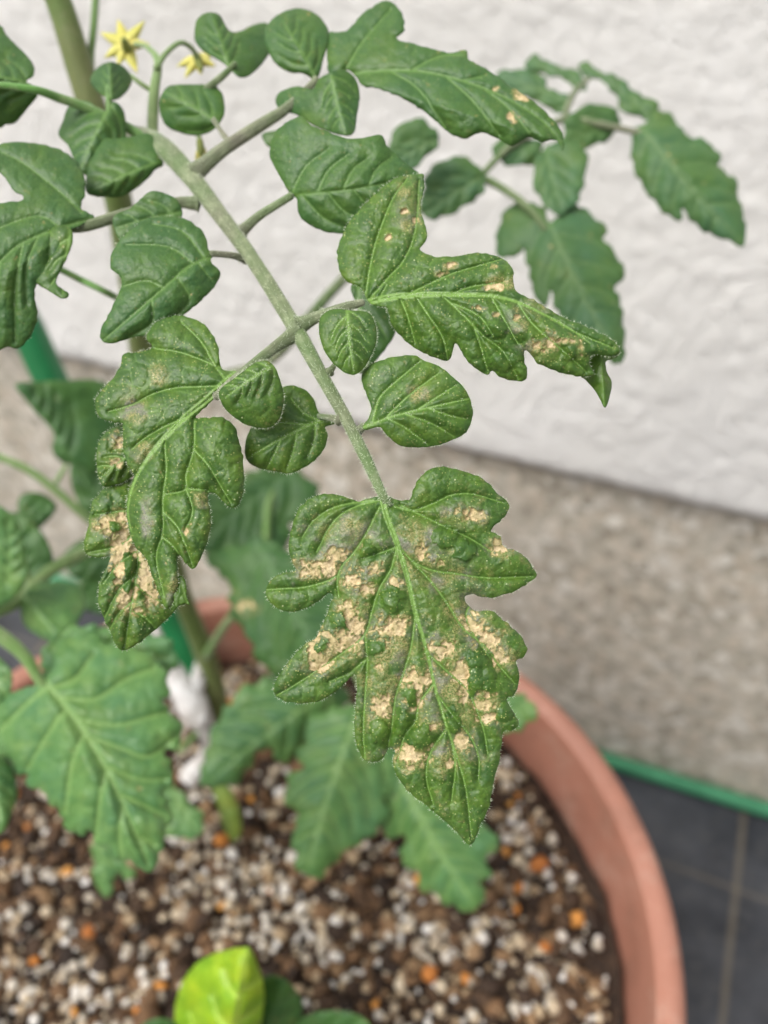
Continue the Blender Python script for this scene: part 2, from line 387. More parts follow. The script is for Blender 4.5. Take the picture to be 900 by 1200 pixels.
    at = np.stack([Vm, Lm, Bm, Am], 1); uv = X / 100.0
    o = mesh(name, np.vstack([top, bot]), [T, T[:, ::-1] + N, side], M[mat], parent, True, np.vstack([at, at]), np.vstack([uv, uv]), **k)
    if hairs:
        i = RS.choice(np.arange(min(nb, N)), hairs); r2 = RS.rand(hairs)
        cen = X.mean(0); pv = X[i]
        nrm = np.stack([np.roll(poly, -1, 0)[i % nb][:, 1] - poly[i % nb - 1][:, 1], -(np.roll(poly, -1, 0)[i % nb][:, 0] - poly[i % nb - 1][:, 0])], 1)
        nrm /= np.maximum(np.hypot(*nrm.T), 1e-6)[:, None]
        tst = inside(pv + nrm * 2.5, poly); nrm[tst] *= -1
        ang = RS.uniform(-0.7, 0.7, hairs); c_, s_ = np.cos(ang), np.sin(ang)
        nrm = np.stack([nrm[:, 0] * c_ - nrm[:, 1] * s_, nrm[:, 0] * s_ + nrm[:, 1] * c_], 1)
        dp = (dep - h)[i]; L = 1.6 + 2.6 * r2
        p0 = P(pv[:, 0], pv[:, 1], dp); q = pv + nrm * L[:, None]
        p1 = P(q[:, 0], q[:, 1], dp - RS.uniform(-0.0002, 0.0006, hairs))
        HAIR.append((p0, p1))
        # hairs standing on the big veins
        nv = hairs // 2; ii = np.where((dw < 1.3) & (de > 4))[0]
        if len(ii):
            ii = RS.choice(ii, nv); a = RS.uniform(0, 6.28, nv); L = RS.uniform(0.8, 2.6, nv)
            p0 = top[ii]; p1 = P(px[ii] + np.cos(a) * L, py[ii] + np.sin(a) * L, (dep - h)[ii] - RS.uniform(0.0002, 0.0007, nv))
            HAIR.append((p0, p1))
    return o
HAIR = []
def hair_mesh(name, parent, r=0.000036, **k):
    p0 = np.vstack([a for a, b in HAIR]); p1 = np.vstack([b for a, b in HAIR]); HAIR.clear()
    ax = p1 - p0; ax /= np.maximum(np.linalg.norm(ax, axis=1), 1e-9)[:, None]
    u = np.cross(ax, [0.3, 0.9, 0.1]); u /= np.linalg.norm(u, axis=1)[:, None]; v = np.cross(ax, u)
    V = np.stack([p0 + r * u, p0 + r * (-0.5 * u + 0.87 * v), p0 + r * (-0.5 * u - 0.87 * v), p1], 1).reshape(-1, 3)
    i = np.arange(len(p0))[:, None] * 4
    F = np.vstack([i + [0, 1, 3], i + [1, 2, 3], i + [2, 0, 3]])
    return mesh(name, V, [F], M['hair'], parent, kind='stuff', **k)

def tube_data(pts, seg=14, n=8, groove=0.0, hairs=0, bumpy=0.04):
    """pts rows: x, y (pixels), depth (m), radius (pixels at that depth)"""
    p = smooth_line(np.asarray(pts, float), n)
    C = P(p[:, 0], p[:, 1], p[:, 2]); R = p[:, 3] * p[:, 2] / FPX
    V, F = tube3(C, R, seg, groove, bumpy)
    if hairs:
        i = RS.randint(0, len(C) - 1, hairs); f = RS.rand(hairs)[:, None]
        c = C[i] * (1 - f) + C[i + 1] * f; t = C[i + 1] - C[i]; t /= np.linalg.norm(t, axis=1)[:, None]
        q = RS.randn(hairs, 3); q -= (q * t).sum(1)[:, None] * t; q /= np.linalg.norm(q, axis=1)[:, None]
        p0 = c + q * R[i][:, None] * 0.97; p1 = p0 + (q + 0.35 * RS.randn(hairs, 3)) * RS.uniform(0.0003, 0.0008, hairs)[:, None]
        HAIR.append((p0, p1))
    L = np.concatenate([[0], np.cumsum(np.linalg.norm(C[1:] - C[:-1], axis=1))])
    return V, F, L
def tube3(C, R, seg=14, groove=0.0, bumpy=0.0):
    T = np.gradient(C, axis=0); T /= np.linalg.norm(T, axis=1)[:, None]
    up = CAM - C; up /= np.linalg.norm(up, axis=1)[:, None]
    U = up - (up * T).sum(1)[:, None] * T
    bad = np.linalg.norm(U, axis=1) < 1e-3; U[bad] = [0, 0, 1]
    U /= np.linalg.norm(U, axis=1)[:, None]; W = np.cross(T, U)
    a = np.arange(seg) / seg * 2 * np.pi
    rr = R[:, None] * (1 - groove * np.exp(-(((a + np.pi) % (2 * np.pi) - np.pi) / 0.45) ** 2)[None])
    rr = rr * (1 + bumpy * (RS.rand(len(C), seg) - 0.5))
    V = (C[:, None] + rr[..., None] * (np.cos(a)[None, :, None] * U[:, None] + np.sin(a)[None, :, None] * W[:, None])).reshape(-1, 3)
    n = len(C); i = np.arange(n - 1)[:, None] * seg; j = np.arange(seg)[None]; j2 = (j + 1) % seg
    F = np.stack([i + j, i + j2, i + seg + j2, i + seg + j], -1).reshape(-1, 4)
    V = np.vstack([V, C[:1] - T[:1] * R[0] * 0.4, C[-1:] + T[-1:] * R[-1] * 0.6]); k = n * seg
    jj = np.arange(seg); cap = np.stack([(jj + 1) % seg, jj, np.full(seg, k)], 1)
    cap2 = np.stack([jj + (n - 1) * seg, (jj + 1) % seg + (n - 1) * seg, np.full(seg, k + 1)], 1)
    return V, [F, np.vstack([cap, cap2])]
def tubes(name, lists, mat, parent=None, seg=14, groove=0.0, hairs=None, bumpy=0.04, **k):
    VV, Q, T3, UV, o = [], [], [], [], 0
    for li, pts in enumerate(lists):
        if li and name == 'compound_leaf' and groove:      # a swollen joint where a stalk leaves the main one
            pts = [tuple(q) for q in pts]; a0, a1 = pts[0], pts[1]
            md = tuple((u * 0.75 + v * 0.25) for u, v in zip(a0, a1))
            pts = [a0[:3] + (a0[3] * 1.8,), md[:3] + (md[3] * 1.3,)] + pts[1:]
        V, F, L = tube_data(pts, seg, 8, groove, (hairs[li] if hairs else 0), bumpy)
        VV.append(V); Q.append(F[0] + o); T3.append(F[1] + o)
        u = np.tile(np.arange(seg) / seg, len(L)); v = np.repeat(L * 100, seg)
        UV.append(np.vstack([np.stack([u, v], 1), [[0.5, 0], [0.5, L[-1] * 100]]])); o += len(V)
    return mesh(name, np.vstack(VV), [np.vstack(Q), np.vstack(T3)], M[mat], parent, uv=np.vstack(UV), **k)

# ------------------------------------------------------------------ the setting: ground, house wall, weed sheet
YAW = math.radians(22.1)
NW = np.array([math.sin(YAW), math.cos(YAW), 0]); AW = np.array([math.cos(YAW), -math.sin(YAW), 0])
D_WALL, D_BASE, H_BASE = 0.444, 0.455, 0.276
def W3(a, b, z):
    """point from: a along the wall (to the right), b away from the viewer towards the wall, z up"""
    a, b, z = np.broadcast_arrays(np.asarray(a, float), np.asarray(b, float), np.asarray(z, float))
    return a[..., None] * AW + b[..., None] * NW + z[..., None] * np.array([0, 0, 1.0])
def grid_faces(n, m, flip=False):
    i = np.arange(n - 1)[:, None] * m; j = np.arange(m - 1)[None]
    F = np.stack([i + j, i + m + j, i + m + j + 1, i + j + 1], -1).reshape(-1, 4)
    return F[:, ::-1] if flip else F
def spaced(lo, f0, f1, hi, step, big):
    a = np.arange(f0, f1, step)
    l = f0 - np.geomspace(step, f0 - lo, big)[::-1] if lo < f0 else np.array([])
    r = f1 + np.geomspace(step, hi - f1, big) if hi > f1 else np.array([])
    return np.concatenate([l, a, [f1], r])

s = NT('garden_ground'); g = s.n('TexCoord').outputs['Object']
s.set(Base_Color=s.mix(s.ramp(s.noise(g, 60, 5, 0.7), [(0.35, 0.0), (0.65, 1.0)]), (0.16, 0.14, 0.115), (0.34, 0.31, 0.27)), Roughness=0.95)
s.bump(s.noise(g, 90, 4), 0.6, 0.01)
M['ground'] = s.m
ga = np.concatenate([-np.geomspace(0.5, 150, 24)[::-1], np.linspace(-0.4, 0.4, 9), np.geomspace(0.5, 150, 24)])
A_, B_ = np.meshgrid(ga, ga, indexing='ij')
V = np.stack([A_, B_, 0.012 * (fbm(A_ * 2, B_ * 2, 3) - 0.5) * (np.hypot(A_, B_) > 1.6)], -1).reshape(-1, 3)
mesh('ground', V, [grid_faces(len(ga), len(ga))], M['ground'], kind='structure', label='bare gravelly garden ground around the pot and along the wall')

house = empty('house', W3(0, D_WALL, 0), label='white stucco house wall standing on a bare speckled concrete foundation', cat='house wall')
s = NT('white_stucco'); g = s.n('TexCoord').outputs['Object']
c = s.mix(s.ramp(s.noise(g, 7, 4, 0.6), [(0.3, 0.0), (0.75, 1.0)]), (0.78, 0.77, 0.74), (0.83, 0.825, 0.81))
c = s.mix(s.ramp(s.noise(g, 140, 4, 0.7), [(0.55, 0.0), (0.8, 0.25)]), c, (0.66, 0.63, 0.58))
s.set(Base_Color=c, Roughness=0.8)
s.bump(s.math('ADD', s.noise(g, 230, 6, 0.75), s.math('MULTIPLY', s.noise(g, 120, 3), 0.6)), 0.85, 0.0024)
M['stucco'] = s.m
a = spaced(-6, -0.75, 0.42, 5, 0.0026, 12); z = spaced(H_BASE, H_BASE, 0.66, 2.7, 0.0026, 14); z = np.unique(z)
A_, Z_ = np.meshgrid(a, z, indexing='ij')
lump = sst(0.40, 0.68, fbm(A_ * 190 + 40, Z_ * 130, 3)) * 0.0006 + fbm(A_ * 150 + 9, Z_ * 150, 2) * 0.0010 + fbm(A_ * 9, Z_ * 9, 2) * 0.002
drop = np.clip((H_BASE + 0.006 - Z_) / 0.006, 0, 1)
V = W3(A_, D_WALL - lump + drop * 0.003, Z_).reshape(-1, 3)
n0 = len(V); F = grid_faces(len(a), len(z), True)
# underside of the render coat, back to the foundation
lo_i = np.arange(len(a)) * len(z)
V2 = W3(a, D_BASE + 0.05, H_BASE)
F2 = np.stack([lo_i[:-1], lo_i[1:], n0 + np.arange(1, len(a)), n0 + np.arange(len(a) - 1)], 1)
mesh('wall', np.vstack([V, V2]), [F, F2], M['stucco'], house)
s = NT('washed_concrete'); g = s.n('TexCoord').outputs['Object']
vo = s.n('TexVoronoi', _Scale=130.0); s.l(g, vo.inputs['Vector'])
c = s.mix(s.ramp(s.noise(g, 150, 4, 0.7), [(0.32, 0.0), (0.68, 1.0)]), (0.27, 0.24, 0.18), (0.70, 0.65, 0.55))
bw = s.n('RGBToBW'); s.l(vo.outputs['Color'], bw.inputs[0])
c = s.mix(0.55, c, s.ramp(bw.outputs[0], [(0.15, (0.20, 0.17, 0.125)), (0.45, (0.46, 0.425, 0.355)), (0.62, (0.52, 0.43, 0.33)), (0.85, (0.82, 0.80, 0.74))]))
c = s.mix(s.math('MULTIPLY', s.ramp(s.noise(g, 40, 4, 0.7), [(0.52, 0.0), (0.72, 1.0)]), 0.35), c, (0.70, 0.68, 0.63))
c = s.mix(s.math('MULTIPLY', s.ramp(s.noise(g, 33, 3, 0.7), [(0.5, 0.0), (0.74, 1.0)]), 0.3), c, (0.22, 0.18, 0.13))
c = s.mix(s.ramp(s.noise(g, 4, 3), [(0.35, 0.0), (0.7, 0.35)]), c, (0.36, 0.34, 0.29))
s.set(Base_Color=c, Roughness=0.9)
s.bump(s.noise(g, 220, 4, 0.7), 0.6, 0.002)
M['concrete'] = s.m
a = spaced(-6, -0.85, 0.45, 5, 0.004, 10); z = np.arange(-0.06, H_BASE - 0.0005, 0.004)
z = np.append(z, H_BASE - 0.001)
A_, Z_ = np.meshgrid(a, z, indexing='ij')
V = W3(A_, D_BASE - fbm(A_ * 110, Z_ * 110, 3) * 0.002, Z_).reshape(-1, 3)
mesh('foundation', V, [grid_faces(len(a), len(z), True)], M['concrete'], house)

# weed control sheet
s = NT('woven_weed_sheet'); g = s.n('UVMap').outputs[0]
sx = s.n('SeparateXYZ'); s.l(g, sx.inputs[0])
def stripe(c, off, per, wid):
    f = s.math('FRACT', s.math('DIVIDE', s.math('ADD', c, off), per))
    return s.math('LESS_THAN', s.math('ABSOLUTE', s.math('SUBTRACT', f, 0.5)), wid / per / 2)
la_ = stripe(sx.outputs[0], 0.075 - 0.114 + 1.5, 0.15, 0.0042); lb_ = stripe(sx.outputs[1], 0.075 - 0.378 + 1.5, 0.15, 0.0036)
weave = s.n('TexWave', _Scale=170.0, _Distortion=0.6, bands_direction='X'); s.l(g, weave.inputs[0])
weave2 = s.n('TexWave', _Scale=150.0, _Distortion=0.6, bands_direction='Y'); s.l(g, weave2.inputs[0])
c = s.mix(s.ramp(s.noise(g, 14, 4, 0.7), [(0.35, 0.0), (0.7, 1.0)]), (0.015, 0.018, 0.026), (0.070, 0.075, 0.088))
c = s.mix(s.ramp(s.noise(g, 120, 4, 0.7), [(0.52, 0.0), (0.72, 0.5)]), c, (0.11, 0.105, 0.095))
c = s.mix(s.math('MULTIPLY', la_, 0.4), c, (0.23, 0.19, 0.13)); c = s.mix(s.math('MULTIPLY', lb_, 0.25), c, (0.23, 0.19, 0.13))
s.set(Base_Color=c, Roughness=0.5)
s.bump(s.math('ADD', weave.outputs[0], weave2.outputs[0]), 0.4, 0.0006)
M['sheet'] = s.m
a = np.linspace(-1.1, 0.9, 260); b = np.linspace(-0.25, D_BASE - 0.004, 110)
A_, B_ = np.meshgrid(a, b, indexing='ij')
Z_ = 0.0045 + 0.006 * sst(0.45, 0.8, fbm(A_ * 5 + 3, B_ * 9, 3)) + 0.0012 * fbm(A_ * 40, B_ * 40, 2)
V = W3(A_, B_, Z_).reshape(-1, 3); n0 = len(V)
mesh('weed_control_sheet', V, [grid_faces(len(a), len(b), True)[:, ::-1]], M['sheet'], uv=np.stack([A_, B_], -1).reshape(-1, 2),
     label='black woven weed control sheet with tan grid lines under the pot', cat='ground cover sheet')
s = NT('green_plastic'); g = s.n('TexCoord').outputs['Object']
s.set(Base_Color=s.mix(s.ramp(s.noise(g, 40, 3), [(0.3, 0.0), (0.7, 1.0)]), (0.008, 0.13, 0.038), (0.014, 0.18, 0.06)), Roughness=0.38)
s.bump(s.noise(g, 300, 2), 0.2, 0.0004)
M['green'] = s.m
s = NT('faded_green_plastic'); g = s.n('TexCoord').outputs['Object']
s.set(Base_Color=s.mix(s.ramp(s.noise(g, 60, 4), [(0.3, 0.0), (0.7, 1.0)]), (0.02, 0.16, 0.07), (0.05, 0.25, 0.12)), Roughness=0.55)
M['green_faded'] = s.m
a = np.linspace(-1.1, 0.9, 120)
C = W3(a, D_BASE - 0.0085 + 0.002 * (vnoise(a * 6, a * 0) - 0.5), 0.0125 + 0.004 * (vnoise(a * 5 + 9, a * 0) - 0.5))
V, F = tube3(C, np.full(len(C), 0.0058), 12)
mesh('edging_strip', V, F, M['green_faded'], label='thin green edging strip lying along the foot of the concrete foundation', cat='edging strip')

# ------------------------------------------------------------------ pot, soil
DROP = 0.36
PC = np.array([-0.186 * DROP + 0.005, 0.494 * DROP, H - DROP])    # centre of the rim
def lathe(name, prof, mat, parent, seg=160, ripple=0.0):
    pr = smooth_line(prof, 5) * [1.013, 1]; a = np.arange(seg) / seg * 2 * np.pi
    r = pr[:, 0][:, None] * (1 + ripple * np.sin(3 * a)[None])
    V = np.stack([PC[0] + r * np.cos(a), PC[1] + r * np.sin(a), PC[2] + np.repeat(pr[:, 1][:, None], seg, 1)], -1).reshape(-1, 3)
    n = len(pr); i = np.arange(n - 1)[:, None] * seg; j = np.arange(seg)[None]; j2 = (j + 1) % seg
    F = np.stack([i + j, i + j2, i + seg + j2, i + seg + j], -1).reshape(-1, 4)
    return mesh(name, V, [F], mat, parent)
s = NT('terracotta_plastic'); g = s.n('TexCoord').outputs['Object']
c = s.mix(s.ramp(s.noise(g, 16, 5, 0.6), [(0.3, 0.0), (0.7, 1.0)]), (0.32, 0.138, 0.092), (0.41, 0.190, 0.135))
c = s.mix(s.ramp(s.noise(g, 150, 5, 0.75), [(0.56, 0.0), (0.75, 0.5)]), c, (0.52, 0.33, 0.25))
c = s.mix(s.ramp(s.noise(g, 38, 6, 0.8), [(0.50, 0.0), (0.66, 0.6)]), c, (0.22, 0.105, 0.072))
c = s.mix(s.ramp(s.noise(g, 22, 6, 0.8), [(0.53, 0.0), (0.64, 0.45)]), c, (0.48, 0.33, 0.26))
s.set(Base_Color=c, Roughness=0.5); s.bump(s.noise(g, 400, 3), 0.3, 0.0006)
M['pot'] = s.m
pot = empty('plant_pot', (PC[0], PC[1], 0.005), label='round terracotta coloured pot full of speckled soil, standing on black sheet', cat='plant pot')
lathe('rim', [(0.1725, -0.040), (0.1790, -0.040), (0.1800, -0.036), (0.1800, -0.008), (0.1785, -0.002), (0.1745, 0.0), (0.1700, -0.002),
              (0.1680, -0.007), (0.1650, -0.040), (0.1640, -0.046)], M['pot'], pot)
lathe('body', [(0.1725, -0.0405), (0.1700, -0.07), (0.150, -0.18), (0.138, -0.238), (0.134, -0.2425), (0.001, -0.2425), (0.001, -0.236), (0.130, -0.236),
               (0.147, -0.17), (0.1630, -0.046)], M['pot'], pot)

SOILZ = PC[2] - 0.037
s = NT('dark_potting_soil'); g = s.n('TexCoord').outputs['Object']
c = s.mix(s.ramp(s.noise(g, 180, 5, 0.7), [(0.35, 0.0), (0.7, 1.0)]), (0.014, 0.008, 0.005), (0.055, 0.030, 0.016))
s.set(Base_Color=c, Roughness=0.95); s.bump(s.noise(g, 400, 4), 0.8, 0.003); M['soil'] = s.m
rr = np.concatenate([[0.0005], np.linspace(0.004, 0.1645, 60)]); aa = np.arange(180) / 180 * 2 * np.pi
def soil_h(x, y): return SOILZ + 0.010 * (fbm(x * 30 + 7, y * 30, 3) - 0.5) + 0.006 * (fbm(x * 110, y * 110 + 5, 2) - 0.5) - 0.003
R_, Q_ = np.meshgrid(rr, aa, indexing='ij'); x_ = PC[0] + R_ * np.cos(Q_); y_ = PC[1] + R_ * np.sin(Q_)
V = np.stack([x_, y_, soil_h(x_, y_)], -1).reshape(-1, 3)
i = np.arange(len(rr) - 1)[:, None] * 180; j = np.arange(180)[None]; j2 = (j + 1) % 180
mesh('potting_soil', V, [np.stack([i + j, i + 180 + j, i + 180 + j2, i + j2], -1).reshape(-1, 4)], M['soil'], kind='stuff',
     label='dark brown crumbly potting soil filling the pot', cat='soil')
import bmesh
bm = bmesh.new(); bmesh.ops.create_icosphere(bm, subdivisions=2, radius=1.0)
ICO_V = np.array([v.co[:] for v in bm.verts]); ICO_F = np.array([[v.index for v in f.verts] for f in bm.faces]); bm.free()
def grains(name, n, r0, r1, stretch, cols, seed, lift, mottled, dens=None, rough=0.85, ang=0.35, **k):
    rs = np.random.RandomState(seed); VV, FF, CC = [], [], []; m = 0
    while m < n:
        q = rs.rand() ** 0.5 * 0.158; t = rs.rand() * 6.283; x = PC[0] + q * math.cos(t); y = PC[1] + q * math.sin(t)
        if dens is not None and rs.rand() > float(dens(np.array([x]), np.array([y]))[0]): continue
        r = r0 + (r1 - r0) * rs.rand() ** 2
        s3 = r * (1 + stretch * (rs.rand(3) - 0.5)); v = ICO_V * (1 + ang * (rs.rand(len(ICO_V), 1) - 0.5))
        A = np.linalg.qr(rs.randn(3, 3))[0]; v = (v * s3) @ A.T
        v += [x, y, float(soil_h(np.array([x]), np.array([y]))[0]) + r * lift * (0.3 + rs.rand())]
        VV.append(v); FF.append(ICO_F + m * len(ICO_V)); c = rs.rand(); CC.append(np.tile([c, rs.rand(), 0, 1], (len(ICO_V), 1))); m += 1
    s = NT(name + '_grain'); at = s.n('Attribute', attribute_name='leafmap'); g = s.n('TexCoord').outputs['Object']
    sp = s.n('SeparateColor'); s.l(at.outputs['Color'], sp.inputs[0])
    c = s.ramp(sp.outputs[0], cols)
    c = s.mix(s.math('MULTIPLY', s.ramp(s.noise(g, 500, 3, 0.7), [(0.45, 0.0), (0.7, 1.0)]), 0.6), c, mottled)
    s.set(Base_Color=c, Roughness=rough); s.bump(s.noise(g, 900, 3), 0.6, 0.0008)
    return mesh(name, np.vstack(VV), [np.vstack(FF)], s.m, attr=np.vstack(CC), kind='stuff', **k)
clump = lambda x, y: 0.32 + 0.68 * sst(0.44, 0.62, fbm(x * 38 + 3, y * 38, 3))
clump2 = lambda x, y: 0.15 + 0.85 * sst(0.62, 0.38, fbm(x * 26 + 3, y * 26, 3))
grains('bark_crumb', 6500, 0.0009, 0.0040, 1.3, [(0.0, (0.018, 0.010, 0.006)), (0.5, (0.058, 0.031, 0.015)), (0.85, (0.17, 0.092, 0.042)), (1.0, (0.30, 0.19, 0.10))], 3, 0.5,
       (0.02, 0.01, 0.006), ang=0.7, label='brown bark crumbs scattered through the potting soil', cat='bark crumbs')
grains('white_perlite', 2300, 0.0011, 0.0029, 0.4, [(0.0, (0.30, 0.24, 0.17)), (0.5, (0.52, 0.47, 0.39)), (1.0, (0.80, 0.78, 0.75))], 5, 1.5,
       (0.30, 0.25, 0.19), dens=clump, rough=0.6, ang=0.28, label='white perlite grains lying on the dark potting soil', cat='perlite')
grains('tan_pumice', 1700, 0.0010, 0.0030, 0.7, [(0.0, (0.26, 0.18, 0.10)), (0.5, (0.44, 0.34, 0.22)), (1.0, (0.64, 0.55, 0.41))], 8, 1.3,
       (0.20, 0.13, 0.07), dens=clump, label='tan pumice grains mixed with the white perlite on the soil', cat='pumice')
grains('orange_clay_grain', 140, 0.0018, 0.0042, 0.6, [(0.0, (0.36, 0.12, 0.025)), (0.5, (0.56, 0.22, 0.04)), (1.0, (0.66, 0.33, 0.08))], 13, 1.4,
       (0.25, 0.09, 0.02), label='orange clay grains scattered over the dark potting soil', cat='clay grains')

# ------------------------------------------------------------------ green stake and white tie
tubes('garden_stake', [[(-95, 150, 0.375, 20), (-40, 255, 0.395, 20.5), (25, 372, 0.42, 20), (62, 450, 0.435, 19.5), (150, 625, 0.468, 18), (235, 800, 0.503, 17), (250, 830, 0.51, 17)]],
      'green', seg=24, bumpy=0.01, label='thick green plastic garden stake leaning in the soil behind tomato leaves', cat='garden stake')
s = NT('white_cloth'); g = s.n('TexCoord').outputs['Object']
s.set(Base_Color=s.mix(s.ramp(s.noise(g, 80, 4), [(0.35, 0.0), (0.7, 1.0)]), (0.50, 0.47, 0.44), (0.76, 0.76, 0.76)), Roughness=0.8); s.bump(s.noise(g, 500, 3), 0.7, 0.002)
M['cloth'] = s.m
tubes('cloth_tie', [[(176, 728, 0.44, 6), (190, 760, 0.436, 8), (207, 795, 0.432, 12), (228, 832, 0.43, 17), (240, 852, 0.432, 12)],
                    [(244, 752, 0.44, 6), (236, 780, 0.436, 8), (226, 815, 0.432, 12)],
                    [(240, 850, 0.432, 10), (243, 880, 0.44, 8), (232, 900, 0.445, 12), (222, 912, 0.448, 13)]],
      'cloth', seg=14, bumpy=0.35, label='white crumpled cloth tie knotted beside the tomato stem above soil', cat='plant tie')

# ------------------------------------------------------------------ the tomato plant
SB = P(262, 905, 0.462)
plant = empty('tomato_plant', SB, label='potted tomato plant with yellow flowers and tan blotched, mite-damaged leaves', cat='tomato plant')
tubes('stem', [[(40, -60, 0.25, 14), (68, 0, 0.256, 15), (92, 75, 0.262, 16), (118, 160, 0.27, 16.5), (142, 250, 0.285, 16), (165, 400, 0.33, 15), (184, 520, 0.365, 13), (200, 640, 0.40, 11.5), (216, 705, 0.415, 11.5), (243, 775, 0.435, 12.5), (258, 850, 0.452, 14), (262, 905, 0.462, 14), (266, 925, 0.468, 15)]],
      'stem', plant, seg=20, bumpy=0.03)
tubes('side_shoot', [[(113, -20, 0.26, 4.5), (110, 30, 0.262, 4.2), (106, 75, 0.265, 4.5), (110, 130, 0.268, 5)]], 'rachis_low', plant)

# the compound leaf held out to the viewer
main = tubes('compound_leaf', [
    [(122, 158, 0.262, 9), (160, 158, 0.225, 10), (190, 172, 0.207, 12), (222, 205, 0.199, 11.5), (255, 248, 0.192, 10), (300, 310, 0.183, 9), (348, 388, 0.173, 9.5), (378, 442, 0.168, 8.2), (405, 490, 0.165, 7.6), (430, 540, 0.162, 7.0), (447, 577, 0.1606, 5.6), (456, 594, 0.1605, 4.6)],
    [(228, 203, 0.198, 7.5), (262, 175, 0.198, 8), (300, 150, 0.200, 7.5), (332, 130, 0.201, 6), (352, 112, 0.201, 4.5), (372, 92, 0.201, 4)],
    [(282, 272, 0.190, 5), (305, 252, 0.188, 5.2), (342, 229, 0.186, 4.5)],
    [(288, 303, 0.186, 4), (270, 299, 0.183, 4), (247, 297, 0.181, 3.8)],
    [(348, 390, 0.173, 8), (325, 405, 0.170, 7), (300, 425, 0.167, 6.5), (270, 450, 0.166, 6.2), (252, 466, 0.1652, 4.5)],
    [(350, 382, 0.173, 7.5), (375, 370, 0.172, 6.5), (405, 360, 0.171, 6), (426, 354, 0.1705, 4)],
    [(386, 436, 0.168, 3.5), (392, 428, 0.166, 3), (402, 415, 0.1645, 2.5), (406, 395, 0.1645, 2)],
    [(398, 492, 0.165, 4.2), (385, 489, 0.167, 3.6), (370, 487, 0.171, 3.2)],
    [(418, 506, 0.1645, 4.5), (430, 497, 0.164, 3.6), (446, 488, 0.163, 3)],
    [(232, 238, 0.196, 6), (205, 238, 0.195, 6.5), (150, 250, 0.192, 6.5), (100, 265, 0.189, 6.5), (70, 268, 0.1885, 4)],
    [(268, 166, 0.20, 3), (258, 152, 0.203, 3), (250, 140, 0.205, 3)],
    [(238, 108, 0.212, 3.4), (262, 88, 0.208, 4), (276, 74, 0.206, 3)],
], 'rachis', plant, groove=0.22, hairs=[2600, 300, 120, 80, 250, 200, 30, 60, 60, 100, 20, 20])
hair_mesh('stalk_hairs', main)

leaf('leaflet', '365,150 330,160 290,145 250,138 205,148 170,178 150,220 140,270 142,310 155,342 158,352 120,360 90,378 73,405 80,432 105,455 140,467 180,458 220,438 250,415 262,425 255,440 245,470 228,510 215,540 190,553 150,590 115,635 97,672 103,700 130,716 175,720 225,713 265,690 300,660 320,642 327,665 325,720 320,780 325,830 335,860 355,880 385,882 405,865 415,845 432,850 427,890 440,925 470,965 520,1005 570,1045 610,1085 640,1115 655,1098 670,1060 690,1020 700,985 710,930 722,880 728,840 735,800 755,797 775,785 775,765 755,735 743,715 745,705 765,695 775,665 778,635 770,602 790,592 800,575 790,545 765,515 735,490 705,465 685,460 655,462 632,445 628,425 645,418 680,425 715,425 750,415 780,400 810,380 825,365 818,345 800,320 775,300 745,290 730,278 725,255 700,243 702,236 725,215 745,190 748,165 715,135 680,98 650,85 610,72 570,63 530,70 500,95 485,125 470,155 440,155 415,147',
     'A', '392,150', '645,1110', (0.1603, 0.1585), 'leaf', main, bow=0.001, fold=(0.004, 0.006), rib=3.8, res=1.25, relief=1.1, cell=21, stip=0.55, hairs=900, tert=1.0,
     veins='395,140 410,200 440,280 470,380 490,470 520,570 545,680 575,780 605,870 630,960 645,1090;385,158 330,172 280,198 245,240 228,275 215,300;372,157 310,165 255,180 205,215 175,260;390,175 355,245 320,300 285,340 272,380 277,425;276,365 240,382 180,398 120,402 80,405;438,285 420,350 390,400 370,460 348,530 290,578 215,630 150,672 105,698;350,535 356,600 350,700 345,800 350,870;488,480 478,560 455,640 435,700 425,780 415,840;540,665 500,720 490,770 460,810 440,880;425,172 480,185 540,165 590,142 650,140 735,165;450,172 520,205 580,235 640,262 700,300;442,285 485,328 540,352 600,360 690,372 815,368;478,325 530,380 575,440 620,510 680,560 725,620 765,665;515,575 570,625 630,680 660,740 680,800 690,860;545,690 590,750 640,810 665,870 665,930;590,830 600,900 590,990;575,790 530,860 520,930 540,1000;440,285 400,300 345,320;655,430 630,470 645,520 700,600;350,600 320,625 300,640 250,660',
     lesions='650,200,24,14 600,185,10,10 722,295,22,12 270,308,28,16 240,345,45,18 200,362,22,10 182,335,12,10 310,380,22,14 352,405,20,13 372,350,20,13 432,388,13,16 505,300,18,18 560,328,11,10 430,510,38,24 400,555,18,14 305,462,22,24 325,505,28,26 290,548,48,26 235,530,28,14 210,572,16,20 220,610,33,20 650,500,26,30 690,545,28,24 722,592,26,22 560,568,34,22 612,632,26,26 490,655,32,22 400,735,24,34 488,722,22,32 620,825,24,26 480,862,42,20 520,838,18,18 680,715,30,18 695,760,26,12 530,790,11,9 470,900,14,10 585,885,15,10 625,700,12,25 390,620,10,14 715,270,15,8',
     gray='300,250,80,50 480,260,60,40 540,340,90,60 420,560,80,60 580,700,90,80 620,450,50,50 380,690,50,60 600,200,40,30 560,860,90,40', domes='278,490,25,29 231,563,14,18 375,573,23,22 428,432,36,38 663,600,40,32 660,660,32,42 475,700,18,20 455,772,24,44 575,260,42,32 625,295,34,34 355,300,24,36 505,815,36,40 590,770,30,38 690,650,24,38 390,800,32,34 740,745,26,26',
     les_g=0.09, label='leaflet covered in tan scorched blotches, hanging at the tip of the leaf')

